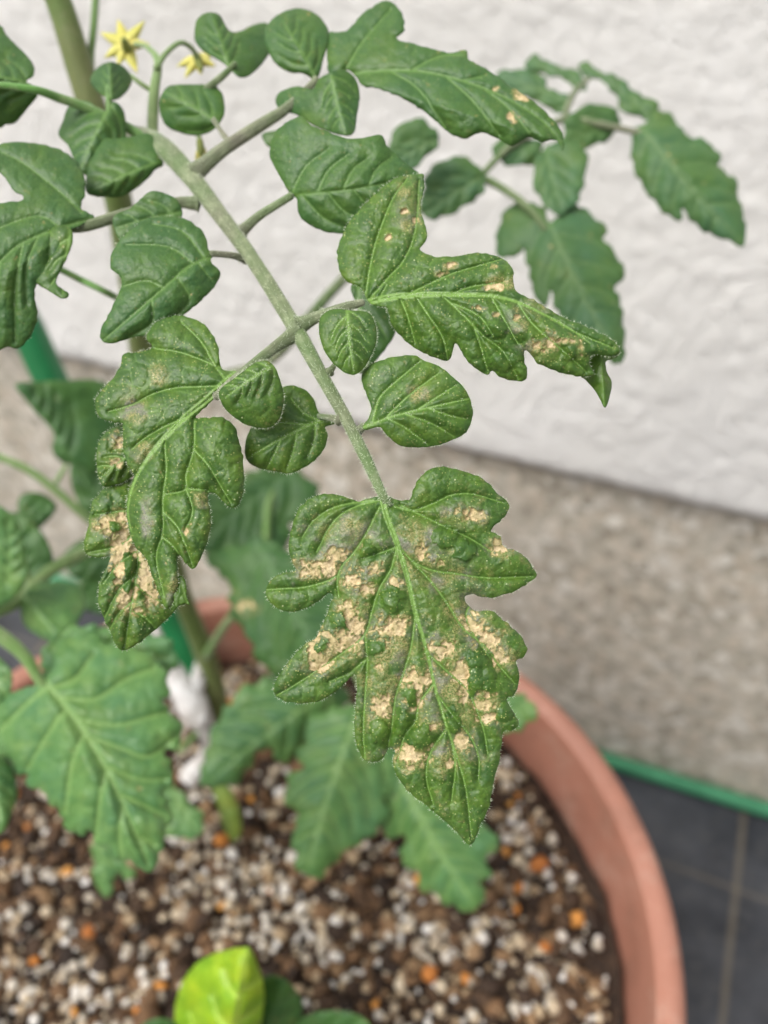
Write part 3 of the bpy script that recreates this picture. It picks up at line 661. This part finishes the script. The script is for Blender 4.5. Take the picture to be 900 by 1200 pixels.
leaf('leaflet', '510,222 470,215 458,190 450,145 430,100 395,68 350,52 300,55 260,75 238,105 235,122 250,143 240,155 200,162 165,168 160,195 150,215 135,240 110,265 85,295 80,325 95,355 130,372 163,376 165,400 165,450 175,490 190,515 200,532 188,560 176,610 175,650 185,700 205,750 235,785 250,830 272,880 285,922 300,935 320,900 330,850 328,800 335,772 355,800 375,815 400,780 420,730 430,680 428,640 420,600 428,586 450,590 475,620 498,632 520,605 530,560 528,490 515,430 500,385 465,358 420,358 385,360 405,335 460,285 500,250',
     'B', '510,232', '290,925', (0.1665, 0.1600), 'leaf', main, bow=0.003, fold=(0.014, 0.010), rib=6.0, res=1.4, relief=1.3, cell=24, stip=0.6, hairs=700, tert=1.0,
     veins='520,225 480,250 420,305 350,360 290,420 240,480 205,540 185,600 180,650 190,700;510,222 450,205 390,180 330,160 260,150;470,262 400,265 330,268 260,285 190,320 120,340;350,360 290,385 230,420 190,455;480,255 440,200 400,130 340,70;290,430 295,520 285,600 285,700 265,780 290,900;380,365 378,450 355,530 352,575 290,590;378,455 420,500 450,550 490,615;355,575 375,640 350,700;285,640 330,690 355,750 375,805;352,572 420,578;285,720 320,750 340,790',
     lesions='355,695,8,13 236,640,4,10', gray='275,225,30,34 220,465,34,30 235,650,22,60 190,335,40,50 330,880,40,50 400,610,24,24',
     label='large leaflet draped over to the left with faint bruised specks')
leaf('leaflet', '180,375 120,398 93,430 85,480 90,530 105,565 140,562 180,545 210,520 215,470 200,410', 'B', '215,450', '95,540', (0.1715, 0.169), 'leaf', main,
     res=1.6, relief=1.2, cell=16, stip=0.7, hairs=120, lesions='142,495,17,13 150,440,13,20', nsec=3, fold=(0.004, 0.004), label='small curled leaflet edge with one tan spot')
leaf('leaflet', '215,545 150,550 110,570 75,610 65,650 60,690 48,730 55,770 100,780 125,775 120,800 100,840 90,880 95,930 110,970 130,1010 148,1053 175,1060 210,1040 260,1000 300,965 330,930 352,920 355,905 356,870 345,840 325,835 310,800 300,720 270,640 250,580',
     'B', '215,560', '162,1055', (0.1730, 0.1655), 'leaf', main, bow=0.002, fold=(-0.002, 0.006), res=1.5, relief=1.35, cell=22, stip=0.5, hairs=260, tert=1.0,
     veins='200,560 205,640 210,740 205,830 190,920 170,1050;205,640 160,640 80,650;205,690 160,740 60,765;208,760 150,800 105,860;205,830 150,880 110,960;195,910 150,950 125,1000;205,700 260,760 300,850;200,860 250,900 310,920;190,940 230,960 260,990',
     lesions='120,680,30,20 160,740,25,45 145,800,18,48 165,660,20,22 190,870,20,24 170,910,22,28 235,850,22,44 250,890,24,32 205,940,22,12 225,800,18,30 195,760,22,20',
     domes='185,800,20,36 105,640,30,20 140,690,16,16 215,885,16,14 135,840,14,14 180,860,10,30', les_g=0.0, label='drooping leaflet scorched with pale tan streaks')
leaf('leaflet', '328,838 345,838 356,868 357,900 366,922 350,918 335,922 325,930 318,905 320,865', 'B', '335,840', '360,922', (0.1600, 0.1590), 'curl', main, res=1.5, relief=0.5, nsec=2, label='curled bright green leaflet tip')
leaf('leaflet', '600,187 560,195 520,225 480,255 457,275 456,300 475,335 510,365 550,385 600,390 630,372 645,335 650,295 640,250 625,210', 'B', '618,200', '470,300', (0.1610, 0.1615), 'leaf', main,
     bow=0.0015, fold=(0.004, 0.004), res=1.5, relief=0.8, cell=22, stip=0.3, hairs=300, nsec=4, tert=0.7, label='oval leaflet overlapping the larger one behind it')
leaf('leaflet', '802,363 770,352 752,338 742,305 715,275 680,262 650,265 620,290 580,340 555,380 545,400 532,440 535,480 560,505 610,518 665,526 710,510 750,480 775,445 782,412 775,388 800,378', 'B', '800,368', '540,490', (0.1705, 0.1685), 'leaf', main,
     bow=0.002, fold=(0.004, 0.004), res=1.4, relief=0.8, cell=22, stip=0.45, hairs=350, tert=0.8, veins='810,365 750,370 680,402 600,445 540,482;760,368 710,345 670,300;720,380 640,375 590,395;690,398 680,450 660,510;640,425 620,470 600,510;745,375 740,430 720,480')
# right side
leaf('leaflet', '205,388 185,350 150,340 130,310 123,270 128,235 150,190 180,150 215,115 250,85 285,62 320,57 350,55 352,90 345,130 348,165 360,205 358,230 342,252 370,268 420,272 470,265 500,262 540,270 570,285 588,310 590,345 600,365 650,390 700,420 740,440 790,460 830,480 868,510 866,530 840,535 800,530 790,548 795,565 802,585 770,588 720,580 680,565 650,550 628,520 618,525 618,545 625,570 620,595 590,600 555,590 535,572 520,583 495,570 470,550 450,520 433,502 428,530 415,547 385,540 340,520 300,490 270,455 260,420 255,405 228,402',
     'C', '200,395', '860,515', (0.1705, 0.1630), 'leaf', main, bow=0.003, fold=(0.012, 0.016), rib=4.5, res=1.4, relief=1.3, cell=22, stip=0.6, hairs=700, tert=1.0,
     veins='190,398 260,380 350,372 450,372 530,375 600,392 680,430 750,470 850,512;205,388 260,325 300,280 330,200 340,70;198,385 210,300 230,220 270,120 310,65;300,376 370,342 440,312 560,278;230,390 255,345;420,372 480,350 560,340;330,374 360,420 400,480 415,540;290,380 310,430 330,500;400,374 450,420 510,480 560,520 600,590;430,395 500,430 540,490;530,378 560,430 600,500;600,395 640,450 720,520 780,575;650,415 720,450 790,500;480,445 500,500 520,570',
     gray='310,150,40,70 650,400,50,30 560,340,60,24 600,440,40,40 650,520,50,30', lesions='425,293,14,6 528,298,10,4 545,348,26,10 400,315,14,6 478,408,24,5 415,432,5,5 545,425,8,4 597,430,6,10 688,496,15,15 755,507,12,18 650,503,9,9 715,492,10,6 670,520,8,5 330,180,7,12 300,150,7,10 260,225,5,8',
     domes='540,465,34,26 560,550,34,26 740,530,24,20', les_g=-0.02, label='long leaflet with small tan flecks, its far tip curled under')
leaf('curled_tip', '765,520 800,515 840,516 868,512 867,530 858,540 836,546 832,560 838,582 848,602 845,630 838,658 830,671 820,655 806,628 780,598 765,585 768,550', 'C', '820,525', '828,665', (0.1662, 0.1655), 'curl', main, res=1.6, relief=0.6, nsec=2, fold=(0.01, 0.01), label='olive green underside of the curled leaf tip')
leaf('leaflet', '150,412 120,410 90,420 76,445 78,480 90,520 115,555 145,578 170,583 195,565 215,530 228,490 224,450 208,420 175,414', 'C', '150,412', '168,580', (0.1640, 0.1620), 'leaf', main,
     bow=0.001, fold=(0.005, 0.005), res=1.4, relief=0.8, cell=22, stip=0.35, hairs=300, nsec=4, tert=0.7, label='small oval leaflet in front of the main stalk, dark at its tip')
leaf('leaflet', '190,722 205,700 215,670 205,645 190,600 195,570 225,550 280,535 330,532 350,545 390,560 430,590 460,620 478,660 480,700 465,735 430,755 380,770 320,775 280,765 250,735 235,720 205,728', 'C', '195,722', '478,655', (0.1625, 0.1600), 'leaf', main,
     bow=0.001, fold=(0.006, 0.006), res=1.3, relief=0.85, cell=23, stip=0.45, hairs=400, tert=0.8, les_g=-0.03, gray='345,630,34,24',
     veins='195,720 260,695 340,675 475,645;218,705 235,645 280,600 340,550;250,698 310,640 390,580;330,678 390,640 440,610;255,697 300,720 360,765;300,685 370,710 430,745;360,670 420,690 465,700')
leaf('leaflet', '160,350 200,340 240,350 280,400 278,470 240,530 195,580 165,560 160,500 180,430', 'C', '180,345', '200,575', (0.192, 0.188), 'leaf_soft', main, res=3, relief=0.7, nsec=3)
leaf('leaflet', '590,668 552,660 545,630 525,600 480,575 430,570 380,580 340,610 310,640 292,680 295,710 320,735 315,770 290,820 267,870 270,900 300,905 350,890 390,885 430,850 470,840 510,810 550,775 575,740 580,715 560,695 558,680', 'D', '575,672', '275,898', (0.1810, 0.1760), 'leaf_soft', main,
     bow=0.003, fold=(0.008, 0.008), res=1.7, relief=0.9, cell=24, stip=0.5, hairs=150, tert=0.8, veins='570,672 500,700 430,760 350,830 275,895;510,695 440,650 330,645;540,683 480,610 400,590;430,758 380,740 310,760;470,735 500,790 460,840;400,790 400,850 340,890;520,690 560,740')
leaf('leaflet', '478,575 470,530 430,508 395,505 370,525 340,550 300,570 300,600 320,640 360,640 420,610', 'D', '475,560', '305,600', (0.1880, 0.1860), 'leaf_soft', main, res=2.2, relief=0.6, nsec=3)
# upper part of the same leaf
leaf('leaflet', '290,412 265,370 247,335 247,300 265,270 310,245 330,262 400,290 440,290 480,285 495,310 540,350 560,372 530,420 470,470 420,492 370,490 330,475 305,450 302,420', 'E', '290,412', '550,375', (0.1860, 0.1830), 'leaf_soft', main,
     bow=0.003, fold=(0.008, 0.006), res=2.0, relief=0.9, cell=24, stip=0.4, nsec=4, tert=0.7)
leaf('leaflet', '385,148 350,165 335,188 300,182 265,195 257,215 270,235 300,242 330,260 360,275 400,286 422,280 430,240 435,200 425,165 405,148', 'E', '375,160', '405,285', (0.1950, 0.1920), 'leaf_soft', main, fold=(0.01, 0.008), res=2.2, relief=0.8, nsec=4)
leaf('leaflet', '372,165 366,120 368,70 385,68 410,62 440,30 475,5 500,3 525,30 528,65 512,82 560,95 620,110 658,106 665,125 700,145 740,170 780,200 820,230 850,260 865,290 862,318 850,296 820,300 790,290 757,308 730,295 690,280 660,293 630,285 600,260 570,235 530,210 480,190 440,180 425,160 405,148', 'E', '385,160', '858,300', (0.2010, 0.1880), 'leaf_soft', main,
     bow=0.004, fold=(0.016, 0.020), res=2.0, relief=1.1, cell=24, stip=0.5, tert=0.8, veins='380,160 470,150 560,150 650,170 740,205 820,255 860,305;400,155 440,90 500,20;540,150 600,120 650,115;500,150 560,190 620,275;620,165 670,210 730,285;700,190 750,230 800,290;650,170 700,160',
     lesions='757,243,8,9 775,200,14,10 720,190,8,6', les_g=-0.1, label='long upper leaflet with one tiny pale spot near its tip')
leaf('leaflet', '830,212 800,195 760,190 725,165 700,120 700,75 730,40 780,22 830,35 862,70 866,110 852,160 842,195', 'D', '832,205', '740,50', (0.2010, 0.2060), 'leaf_soft', main, fold=(0.01, 0.008), bow=0.002, res=2.3, relief=0.8, nsec=4)
leaf('leaflet', '512,90 520,50 550,32 580,40 600,75 625,85 670,65 705,62 722,100 705,150 665,195 635,205 610,188 595,172 570,155 535,135 515,110', 'D', '605,185', '560,40', (0.2060, 0.2100), 'leaf_soft', main, fold=(0.012, 0.01), res=2.3, relief=0.8, nsec=4, label='heart shaped pair of leaflets beside the flowers')
leaf('leaflet', '560,225 480,222 440,230 420,265 425,310 450,340 510,358 560,345 590,305 590,260 577,235', 'D', '578,325', '430,240', (0.2060, 0.2100), 'leaf_soft', main, fold=(0.01, 0.01), bow=0.001, res=2.3, relief=0.7, nsec=3, label='round leaflet in front of the flower truss stalk')
leaf('leaflet', '690,355 720,345 760,340 800,360 790,390 740,395 705,385', 'D', '790,360', '695,365', (0.212, 0.213), 'leaf_soft', main, res=3, relief=0.5, nsec=2)
leaf('leaflet', '0,380 50,375 110,380 160,395 200,425 222,465 225,510 214,548 250,572 215,592 188,606 190,640 172,690 145,740 180,775 165,788 125,765 97,748 92,785 100,830 85,880 50,918 20,915 -30,930 -90,880 -130,780 -125,640 -80,560 0,536 62,525 35,500 15,470 0,456 -30,445 -45,410', 'D', '235,578', '-100,800', (0.1880, 0.1800), 'leaf_soft', main,
     bow=0.003, fold=(0.012, 0.010), res=1.9, relief=1.0, cell=24, stip=0.5, tert=0.8, nsec=5, hairs=120, veins='235,578 160,600 60,640 0,690 -80,780;215,560 150,500 60,430 0,400;160,600 100,570 0,600 -60,640;140,610 130,680 160,780;60,640 40,760 40,900;100,625 70,700 70,800;0,690 -10,780 -20,900', label='large lobed leaflet cut by the left edge')
leaf('leaflet', '188,604 150,594 120,618 100,650 95,700 85,735 125,765 165,788 182,775 148,745 172,690 191,640', 'D', '185,606', '165,780', (0.1835, 0.1800), 'leaf', main, res=2.0, relief=0.8, nsec=3, fold=(0.004, 0.004), label='narrow curling leaflet lobe in darker green')
hair_mesh('leaf_hairs', main)

# upper left compound leaf
up = tubes('compound_leaf', [
    [(182, 172, 0.215, 6), (150, 150, 0.213, 6), (105, 128, 0.209, 5.5), (70, 115, 0.205, 5.5), (35, 104, 0.200, 4.5), (-40, 95, 0.198, 3)],
    [(130, 140, 0.212, 4), (128, 118, 0.211, 4), (127, 100, 0.211, 3)]], 'rachis_green', plant, groove=0.1)
leaf('leaflet', '-60,60 0,65 15,90 40,115 70,145 90,175 88,200 70,215 98,232 98,255 70,290 40,325 15,328 0,338 -60,330 -110,200', 'D', '90,222', '-90,190', (0.2030, 0.1980), 'leaf_soft', up, fold=(0.012, 0.012), res=2.2, relief=0.8, nsec=4)
leaf('leaflet', '290,163 255,180 238,210 250,235 285,260 310,262 340,235 347,205 325,175', 'D', '292,262', '288,168', (0.2090, 0.2110), 'leaf_soft', up, fold=(0.01, 0.01), res=2.4, relief=0.6, nsec=3)
leaf('leaflet', '180,280 165,320 155,355 180,385 200,430 230,465 280,450 330,400 332,340 326,290 300,268 285,290 262,290 240,270 210,265', 'D', '292,275', '210,450', (0.2080, 0.2040), 'leaf_soft', up, fold=(0.01, 0.01), bow=0.001, res=2.2, relief=0.8, nsec=4)
leaf('leaflet', '430,432 415,380 390,350 350,360 300,365 270,370 240,420 228,460 230,510 280,520 330,515 380,480 410,448', 'D', '425,425', '235,505', (0.2040, 0.1990), 'leaf_soft', up, fold=(0.01, 0.01), bow=0.001, res=2.2, relief=0.8, nsec=4)
tubes('side_stalk', [[(60, 310, 0.215, 3.8), (95, 328, 0.22, 4), (135, 348, 0.225, 4), (155, 362, 0.29, 4), (160, 368, 0.318, 4)]], 'rachis_green', plant)

# flower truss
tr = tubes('flower_truss', [
    [(180, 175, 0.222, 6), (179, 140, 0.222, 6.5), (181, 105, 0.222, 6), (185, 72, 0.226, 4.5), (172, 55, 0.232, 3), (158, 52, 0.239, 2.5)],
    [(183, 80, 0.222, 4), (195, 62, 0.226, 3.2), (212, 50, 0.230, 3), (226, 58, 0.234, 3), (230, 68, 0.237, 3)],
    [(180, 108, 0.222, 3), (165, 98, 0.221, 3), (152, 88, 0.221, 2.5)],
    [(206, 150, 0.223, 3), (218, 152, 0.224, 3), (232, 158, 0.225, 3), (235, 175, 0.225, 3)]], 'rachis_low', plant)
s = NT('anther_cone'); s.set(Base_Color=(0.20, 0.24, 0.05), Roughness=0.6); M['anther'] = s.m
def flower(cx, cy, d, tips, wid, cone, label):
    f = tubes('flower', [cone], 'anther', plant, seg=10, label=label)
    for (tx, ty, dd) in tips:
        v = np.array([tx - cx, ty - cy], float); L = np.hypot(*v); v /= L; n_ = np.array([-v[1], v[0]]) * wid
        b = np.array([cx, cy]); q = [b + v * 1 - n_ * 0.4, b + v * L * 0.3 - n_, b + v * L * 0.6 - n_ * 0.75, b + v * L * 0.88 - n_ * 0.25, b + v * L, b + v * L * 0.88 + n_ * 0.25, b + v * L * 0.6 + n_ * 0.75, b + v * L * 0.3 + n_, b + v + n_ * 0.4]
        leaf('petal', ' '.join('%.1f,%.1f' % tuple(z) for z in q), 'N', '%f,%f' % (cx, cy), '%f,%f' % (tx, ty), (d, d + dd), 'petal', f, res=1.8, relief=0.3, nsec=1, fold=(0.006, 0.006), cell=12, n=3, tert=0)
flower(147, 52, 0.241, [(117, 38, 0.002), (138, 22, 0.004), (170, 24, 0.003), (176, 52, 0.001), (161, 86, -0.003), (138, 78, -0.002), (122, 68, 0.0)], 7.2,
       [(150, 58, 0.2415, 6.5), (148, 54, 0.239, 5.5), (145, 46, 0.234, 3)], 'open yellow flower with pointed petals')
flower(232, 68, 0.238, [(206, 78, 0.001), (216, 92, -0.001), (236, 88, -0.002), (253, 78, 0.0), (248, 66, 0.003)], 6.0,
       [(231, 66, 0.2385, 5), (233, 74, 0.237, 4.5), (236, 82, 0.236, 2.5)], 'yellow flower half hidden behind a leaf')
flower(235, 172, 0.225, [(229, 190, 0.001), (237, 192, -0.001), (243, 182, 0.001)], 3.5, [(234, 165, 0.225, 4), (235, 174, 0.2245, 4.5), (236, 182, 0.224, 2.5)], 'small drooping yellow bud')

# blurred compound leaf behind, to the right
bk = tubes('compound_leaf', [
    [(178, 470, 0.352, 6), (215, 455, 0.335, 6), (262, 440, 0.315, 6), (318, 422, 0.303, 5.5), (355, 380, 0.30, 6), (395, 335, 0.298, 6), (430, 300, 0.297, 5), (480, 260, 0.295, 4.5), (520, 215, 0.292, 4.5), (560, 208, 0.290, 5), (600, 228, 0.288, 4.5), (625, 250, 0.286, 4), (640, 270, 0.285, 3)],
    [(560, 210, 0.29, 4), (600, 170, 0.292, 4), (660, 140, 0.293, 4), (700, 145, 0.292, 4), (760, 158, 0.29, 3.5)],
    [(660, 142, 0.293, 4), (672, 110, 0.295, 3.5), (690, 92, 0.298, 3)]], 'rachis', plant)
B_ = dict(fr='F', mat='leaf_back', parent=bk, teeth=(3, 24), res=3.2, relief=1.3, tert=0.4)
def bleaf(o, b, t, d, **k):
    kw = dict(B_); kw.update(k); fr = kw.pop('fr')
    return leaf('leaflet', o, fr, b, t, d, kw.pop('mat'), kw.pop('parent'), **kw)
bleaf('340,395 300,400 275,440 265,510 300,522 325,500 335,520 345,570 355,605 375,640 392,600 405,640 430,690 470,720 520,750 555,770 560,700 555,640 540,590 565,562 540,520 512,482 520,462 490,430 450,400 430,395 410,430 385,440 370,410', '370,405', '552,765', (0.288, 0.272), fold=(0.02, 0.02), bow=0.004, nsec=5, label='blurred toothed leaflet hanging in front of the white wall')
bleaf('360,290 352,350 372,390 400,418 425,415 450,390 470,330 470,270 440,245 400,255', '380,270', '415,415', (0.292, 0.285), nsec=3)
bleaf('590,232 582,290 605,350 645,400 688,436 700,408 740,450 790,475 842,492 843,440 828,380 822,342 785,315 782,280 745,250 705,238 680,200 640,180 618,205', '600,215', '840,488', (0.290, 0.278), fold=(0.02, 0.02), bow=0.004, nsec=5, label='blurred leaflet at the far right against the wall')
bleaf('430,200 460,175 500,165 540,180 550,210 530,240 480,262 440,262 425,230', '545,215', '430,250', (0.294, 0.291), nsec=3)
bleaf('265,95 300,85 350,90 375,110 385,130 430,145 437,165 415,180 380,170 350,150 300,135', '430,160', '270,95', (0.30, 0.306), nsec=3)
bleaf('340,60 355,50 400,75 440,85 465,105 470,130 450,125 430,105 395,95 350,85 330,75', '460,125', '340,58', (0.302, 0.31), nsec=3)
bleaf('510,105 530,95 560,110 590,140 635,160 640,182 610,195 560,175 545,140', '620,190', '515,100', (0.296, 0.30), nsec=3)
bleaf('455,75 475,68 500,85 520,100 500,105 470,92', '515,102', '458,72', (0.30, 0.303), nsec=2, res=4)
bleaf('560,252 520,265 500,300 505,340 540,355 600,300 580,265', '590,295', '510,340', (0.272, 0.272), fr='E', nsec=3, label='oval blurred leaflet peeking between sharper leaves')
bleaf('650,333 600,345 575,380 568,450 610,455 660,430 695,400 690,360', '690,375', '572,450', (0.285, 0.285), fr='E', nsec=3)
bleaf('270,250 330,245 370,262 350,300 300,305 260,285', '370,262', '265,280', (0.293, 0.293), nsec=2)

# lower leaves
lowa = tubes('compound_leaf', [
    [(-30, 725, 0.30, 8), (20, 705, 0.315, 8), (60, 668, 0.33, 8), (110, 640, 0.35, 7), (160, 605, 0.375, 6.5), (200, 580, 0.39, 6)],
    [(-20, 528, 0.33, 4.5), (40, 555, 0.335, 5), (100, 605, 0.345, 5), (140, 640, 0.36, 5)],
    [(62, 578, 0.34, 3), (68, 562, 0.342, 3), (78, 545, 0.345, 2.5)],
    [(45, 700, 0.325, 4), (25, 660, 0.32, 4), (8, 620, 0.315, 3)]], 'rachis_low', plant)
L_ = dict(fr='H', mat='leaf_dark', parent=lowa, res=3.4, relief=1.8, tert=0.4)
def lleaf(o, b, t, d, **k):
    kw = dict(L_); kw.update(k); fr = kw.pop('fr')
    return leaf('leaflet', o, fr, b, t, d, kw.pop('mat'), kw.pop('parent'), **kw)
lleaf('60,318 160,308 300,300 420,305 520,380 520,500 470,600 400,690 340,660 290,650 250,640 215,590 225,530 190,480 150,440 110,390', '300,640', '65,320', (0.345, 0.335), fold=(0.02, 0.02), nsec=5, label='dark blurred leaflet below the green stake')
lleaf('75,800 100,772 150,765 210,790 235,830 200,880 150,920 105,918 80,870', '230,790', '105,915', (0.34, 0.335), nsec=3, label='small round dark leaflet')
lleaf('-30,440 30,455 60,510 72,590 60,650 20,690 -30,700 -80,600', '20,640', '20,470', (0.30, 0.295), fr='G', mat='leaf_low', nsec=4)
lleaf('55,690 70,655 110,635 170,632 215,650 225,700 190,760 140,790 90,770 60,740', '50,650', '150,780', (0.312, 0.305), fr='G', mat='leaf_low', nsec=4, fold=(0.02, 0.02))
lleaf('-20,860 30,830 60,900 50,1000 10,1080 -30,1080', '-10,850', '10,1070', (0.28, 0.27), fr='G', mat='leaf_low', nsec=3) if False else None
lleaf('170,560 220,520 280,510 330,540 340,580 300,620 230,630 180,610', '330,560', '180,600', (0.375, 0.37), fr='G', nsec=3)
lleaf('200,640 250,620 300,640 320,690 290,720 230,710 200,690', '320,640', '210,700', (0.39, 0.385), fr='G', nsec=3)

lowb = tubes('compound_leaf', [
    [(-40, 722, 0.27, 10), (0, 745, 0.272, 9), (28, 768, 0.274, 7.5), (45, 795, 0.276, 6), (62, 820, 0.277, 4.5)]], 'rachis_low', plant)
L_['parent'] = lowb; L_['mat'] = 'leaf_low'; L_['fr'] = 'I'
lleaf('130,290 185,250 195,185 250,135 320,125 380,165 450,175 530,205 570,260 590,330 570,370 600,410 634,465 622,515 580,535 575,560 603,600 592,650 570,690 592,740 588,800 570,850 545,935 500,955 470,925 420,920 380,880 345,850 310,812 275,828 248,818 232,780 213,770 210,725 175,725 160,680 115,665 95,620 60,615 30,575 -40,560 -90,470 -50,380 50,335 115,320', '135,285', '510,945', (0.277, 0.255), bow=0.006, fold=(0.03, 0.03), teeth=(4.5, 26), res=2.6, relief=2.1, cell=30, tert=0.7, vw=2.2,
      veins='130,280 200,350 290,470 380,620 450,770 520,940;170,320 260,290 330,200;200,350 330,360 440,290 540,250;260,430 400,450 500,430 600,400;300,490 420,530 520,560 620,490;360,590 480,640 580,640;410,690 500,730 580,770;160,320 90,380 0,470;230,390 170,480 100,600;290,480 250,600 230,760;370,610 350,720 340,840;430,730 420,830 430,910;480,840 540,870',
      label='big pale green blurred leaf hanging over the soil at left')
lleaf('-60,540 0,560 35,590 55,640 60,700 40,760 15,820 -30,830 -90,760 -100,620', '-40,545', '10,815', (0.268, 0.26), nsec=4, fold=(0.02, 0.02), label='pale green leaflet cut by the left edge above soil')
lleaf('-50,190 0,215 40,260 40,320 10,360 -40,370 -80,300', '-60,200', '20,350', (0.285, 0.28), nsec=3)

L_['mat'] = 'leaf_dark'
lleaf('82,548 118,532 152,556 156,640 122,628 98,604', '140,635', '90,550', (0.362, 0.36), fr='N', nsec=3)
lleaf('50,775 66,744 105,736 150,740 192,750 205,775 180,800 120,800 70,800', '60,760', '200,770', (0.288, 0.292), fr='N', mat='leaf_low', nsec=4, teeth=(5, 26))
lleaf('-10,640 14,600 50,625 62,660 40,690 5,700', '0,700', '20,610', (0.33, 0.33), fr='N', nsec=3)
# leaves low over the soil
lowc = tubes('compound_leaf', [
    [(240, 770, 0.43, 5), (275, 720, 0.40, 5), (330, 690, 0.385, 5), (400, 760, 0.375, 4.5), (440, 840, 0.372, 4), (455, 870, 0.372, 4)],
    [(330, 690, 0.385, 4), (345, 735, 0.385, 4), (365, 800, 0.385, 3.5), (372, 815, 0.385, 3)],
    [(262, 870, 0.45, 4), (245, 850, 0.44, 4), (210, 880, 0.42, 4)],
    [(300, 705, 0.39, 4), (310, 650, 0.40, 4), (315, 590, 0.41, 4), (330, 560, 0.42, 3)],
    [(440, 840, 0.372, 3.5), (500, 835, 0.373, 3.5), (560, 830, 0.374, 3)]], 'rachis_low', plant)
L_['parent'] = lowc; L_['fr'] = 'K'; L_['res'] = 3.0; L_['teeth'] = (5.5, 28)
lleaf('80,300 85,250 95,210 130,130 180,70 260,30 340,20 420,40 440,90 400,150 350,180 320,215 290,240 262,215 240,200 215,210 180,270 150,298 110,295', '400,60', '95,290', (0.385, 0.372), fold=(0.02, 0.02), nsec=5, bow=0.004, mat='leaf_low')
lleaf('440,110 390,118 345,145 350,190 325,215 335,260 298,290 300,345 330,380 312,420 320,470 325,515 375,525 405,490 420,480 450,450 475,440 520,405 540,360 530,325 565,300 580,240 540,170 500,120', '470,115', '340,520', (0.368, 0.350), fold=(0.025, 0.025), nsec=6, bow=0.004, vw=1.3, mat='leaf_low')
lleaf('560,270 530,330 545,380 542,430 580,415 592,440 585,490 620,510 635,555 680,575 700,592 745,612 785,590 775,545 798,520 785,480 815,462 810,425 780,400 740,380 690,330 640,280 600,255', '570,275', '765,605', (0.368, 0.352), fold=(0.025, 0.025), nsec=6, bow=0.003, vw=1.3, mat='leaf_low')
lleaf('790,100 800,60 830,40 860,70 905,95 910,125 880,150 850,165 820,160 795,140', '800,110', '905,110', (0.374, 0.365), nsec=3, mat='leaf_low')
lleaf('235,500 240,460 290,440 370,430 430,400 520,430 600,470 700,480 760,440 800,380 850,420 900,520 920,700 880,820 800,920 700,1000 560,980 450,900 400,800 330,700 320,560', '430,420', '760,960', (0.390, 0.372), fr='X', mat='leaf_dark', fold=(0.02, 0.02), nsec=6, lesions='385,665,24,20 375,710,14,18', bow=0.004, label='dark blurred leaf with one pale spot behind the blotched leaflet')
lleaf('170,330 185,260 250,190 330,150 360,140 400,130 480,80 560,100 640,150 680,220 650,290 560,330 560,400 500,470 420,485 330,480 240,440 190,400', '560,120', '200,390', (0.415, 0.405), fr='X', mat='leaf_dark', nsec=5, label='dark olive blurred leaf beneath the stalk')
lleaf('575,640 620,680 660,720 700,770 712,810 680,835 620,838 575,800 555,720', '590,640', '690,820', (0.40, 0.395), fr='I', nsec=3, mat='leaf_low')
lleaf('335,870 380,880 430,930 470,960 460,980 400,960 390,1025 355,1035 340,980', '350,870', '370,1030', (0.385, 0.385), fr='I', nsec=3, mat='leaf_low')
lleaf('740,640 780,640 820,690 845,760 848,830 820,858 790,820 770,750', '760,645', '825,855', (0.41, 0.415), fr='I', nsec=2, mat='yellowing', teeth=None, label='narrow yellowing leaflet touching the soil')

# lime green seedling at the bottom edge
SS = P(262, 1235, 0.385)
seed = empty('seedling', SS, label='small seedling with a glossy lime green leaf at the bottom edge', cat='seedling')
tubes('stem', [[(262, 1290, 0.372, 7), (264, 1250, 0.345, 7), (262, 1215, 0.325, 6), (258, 1200, 0.315, 5)]], 'rachis_low', seed)
leaf('seedling_leaf', '205,1215 204,1190 210,1160 222,1138 240,1122 262,1114 290,1110 300,1126 308,1150 309,1178 304,1210 290,1240 262,1255 228,1245', 'N', '262,1250', '290,1112', (0.312, 0.298), 'lime', seed, bow=0.006, fold=(0.06, 0.05), res=2.2, relief=2.6, cell=34, nsec=3, vw=2.0, tert=0.3, label='glossy lime green young leaf')
leaf('seedling_leaf', '300,1150 325,1143 345,1158 355,1180 350,1215 320,1240 290,1230 285,1190', 'N', '300,1235', '335,1147', (0.330, 0.322), 'leaf_dark', seed, res=2.6, nsec=3, fold=(0.02, 0.02), label='dark green leaf behind the lime one')
leaf('seedling_leaf', '345,1210 360,1190 390,1184 420,1190 435,1205 420,1240 370,1245', 'N', '350,1240', '425,1195', (0.330, 0.322), 'leaf_dark', seed, res=3, nsec=2)
leaf('seedling_leaf', '160,1215 170,1198 190,1193 206,1200 210,1225 180,1235', 'N', '205,1230', '165,1205', (0.325, 0.322), 'leaf_dark', seed, res=3, nsec=2)
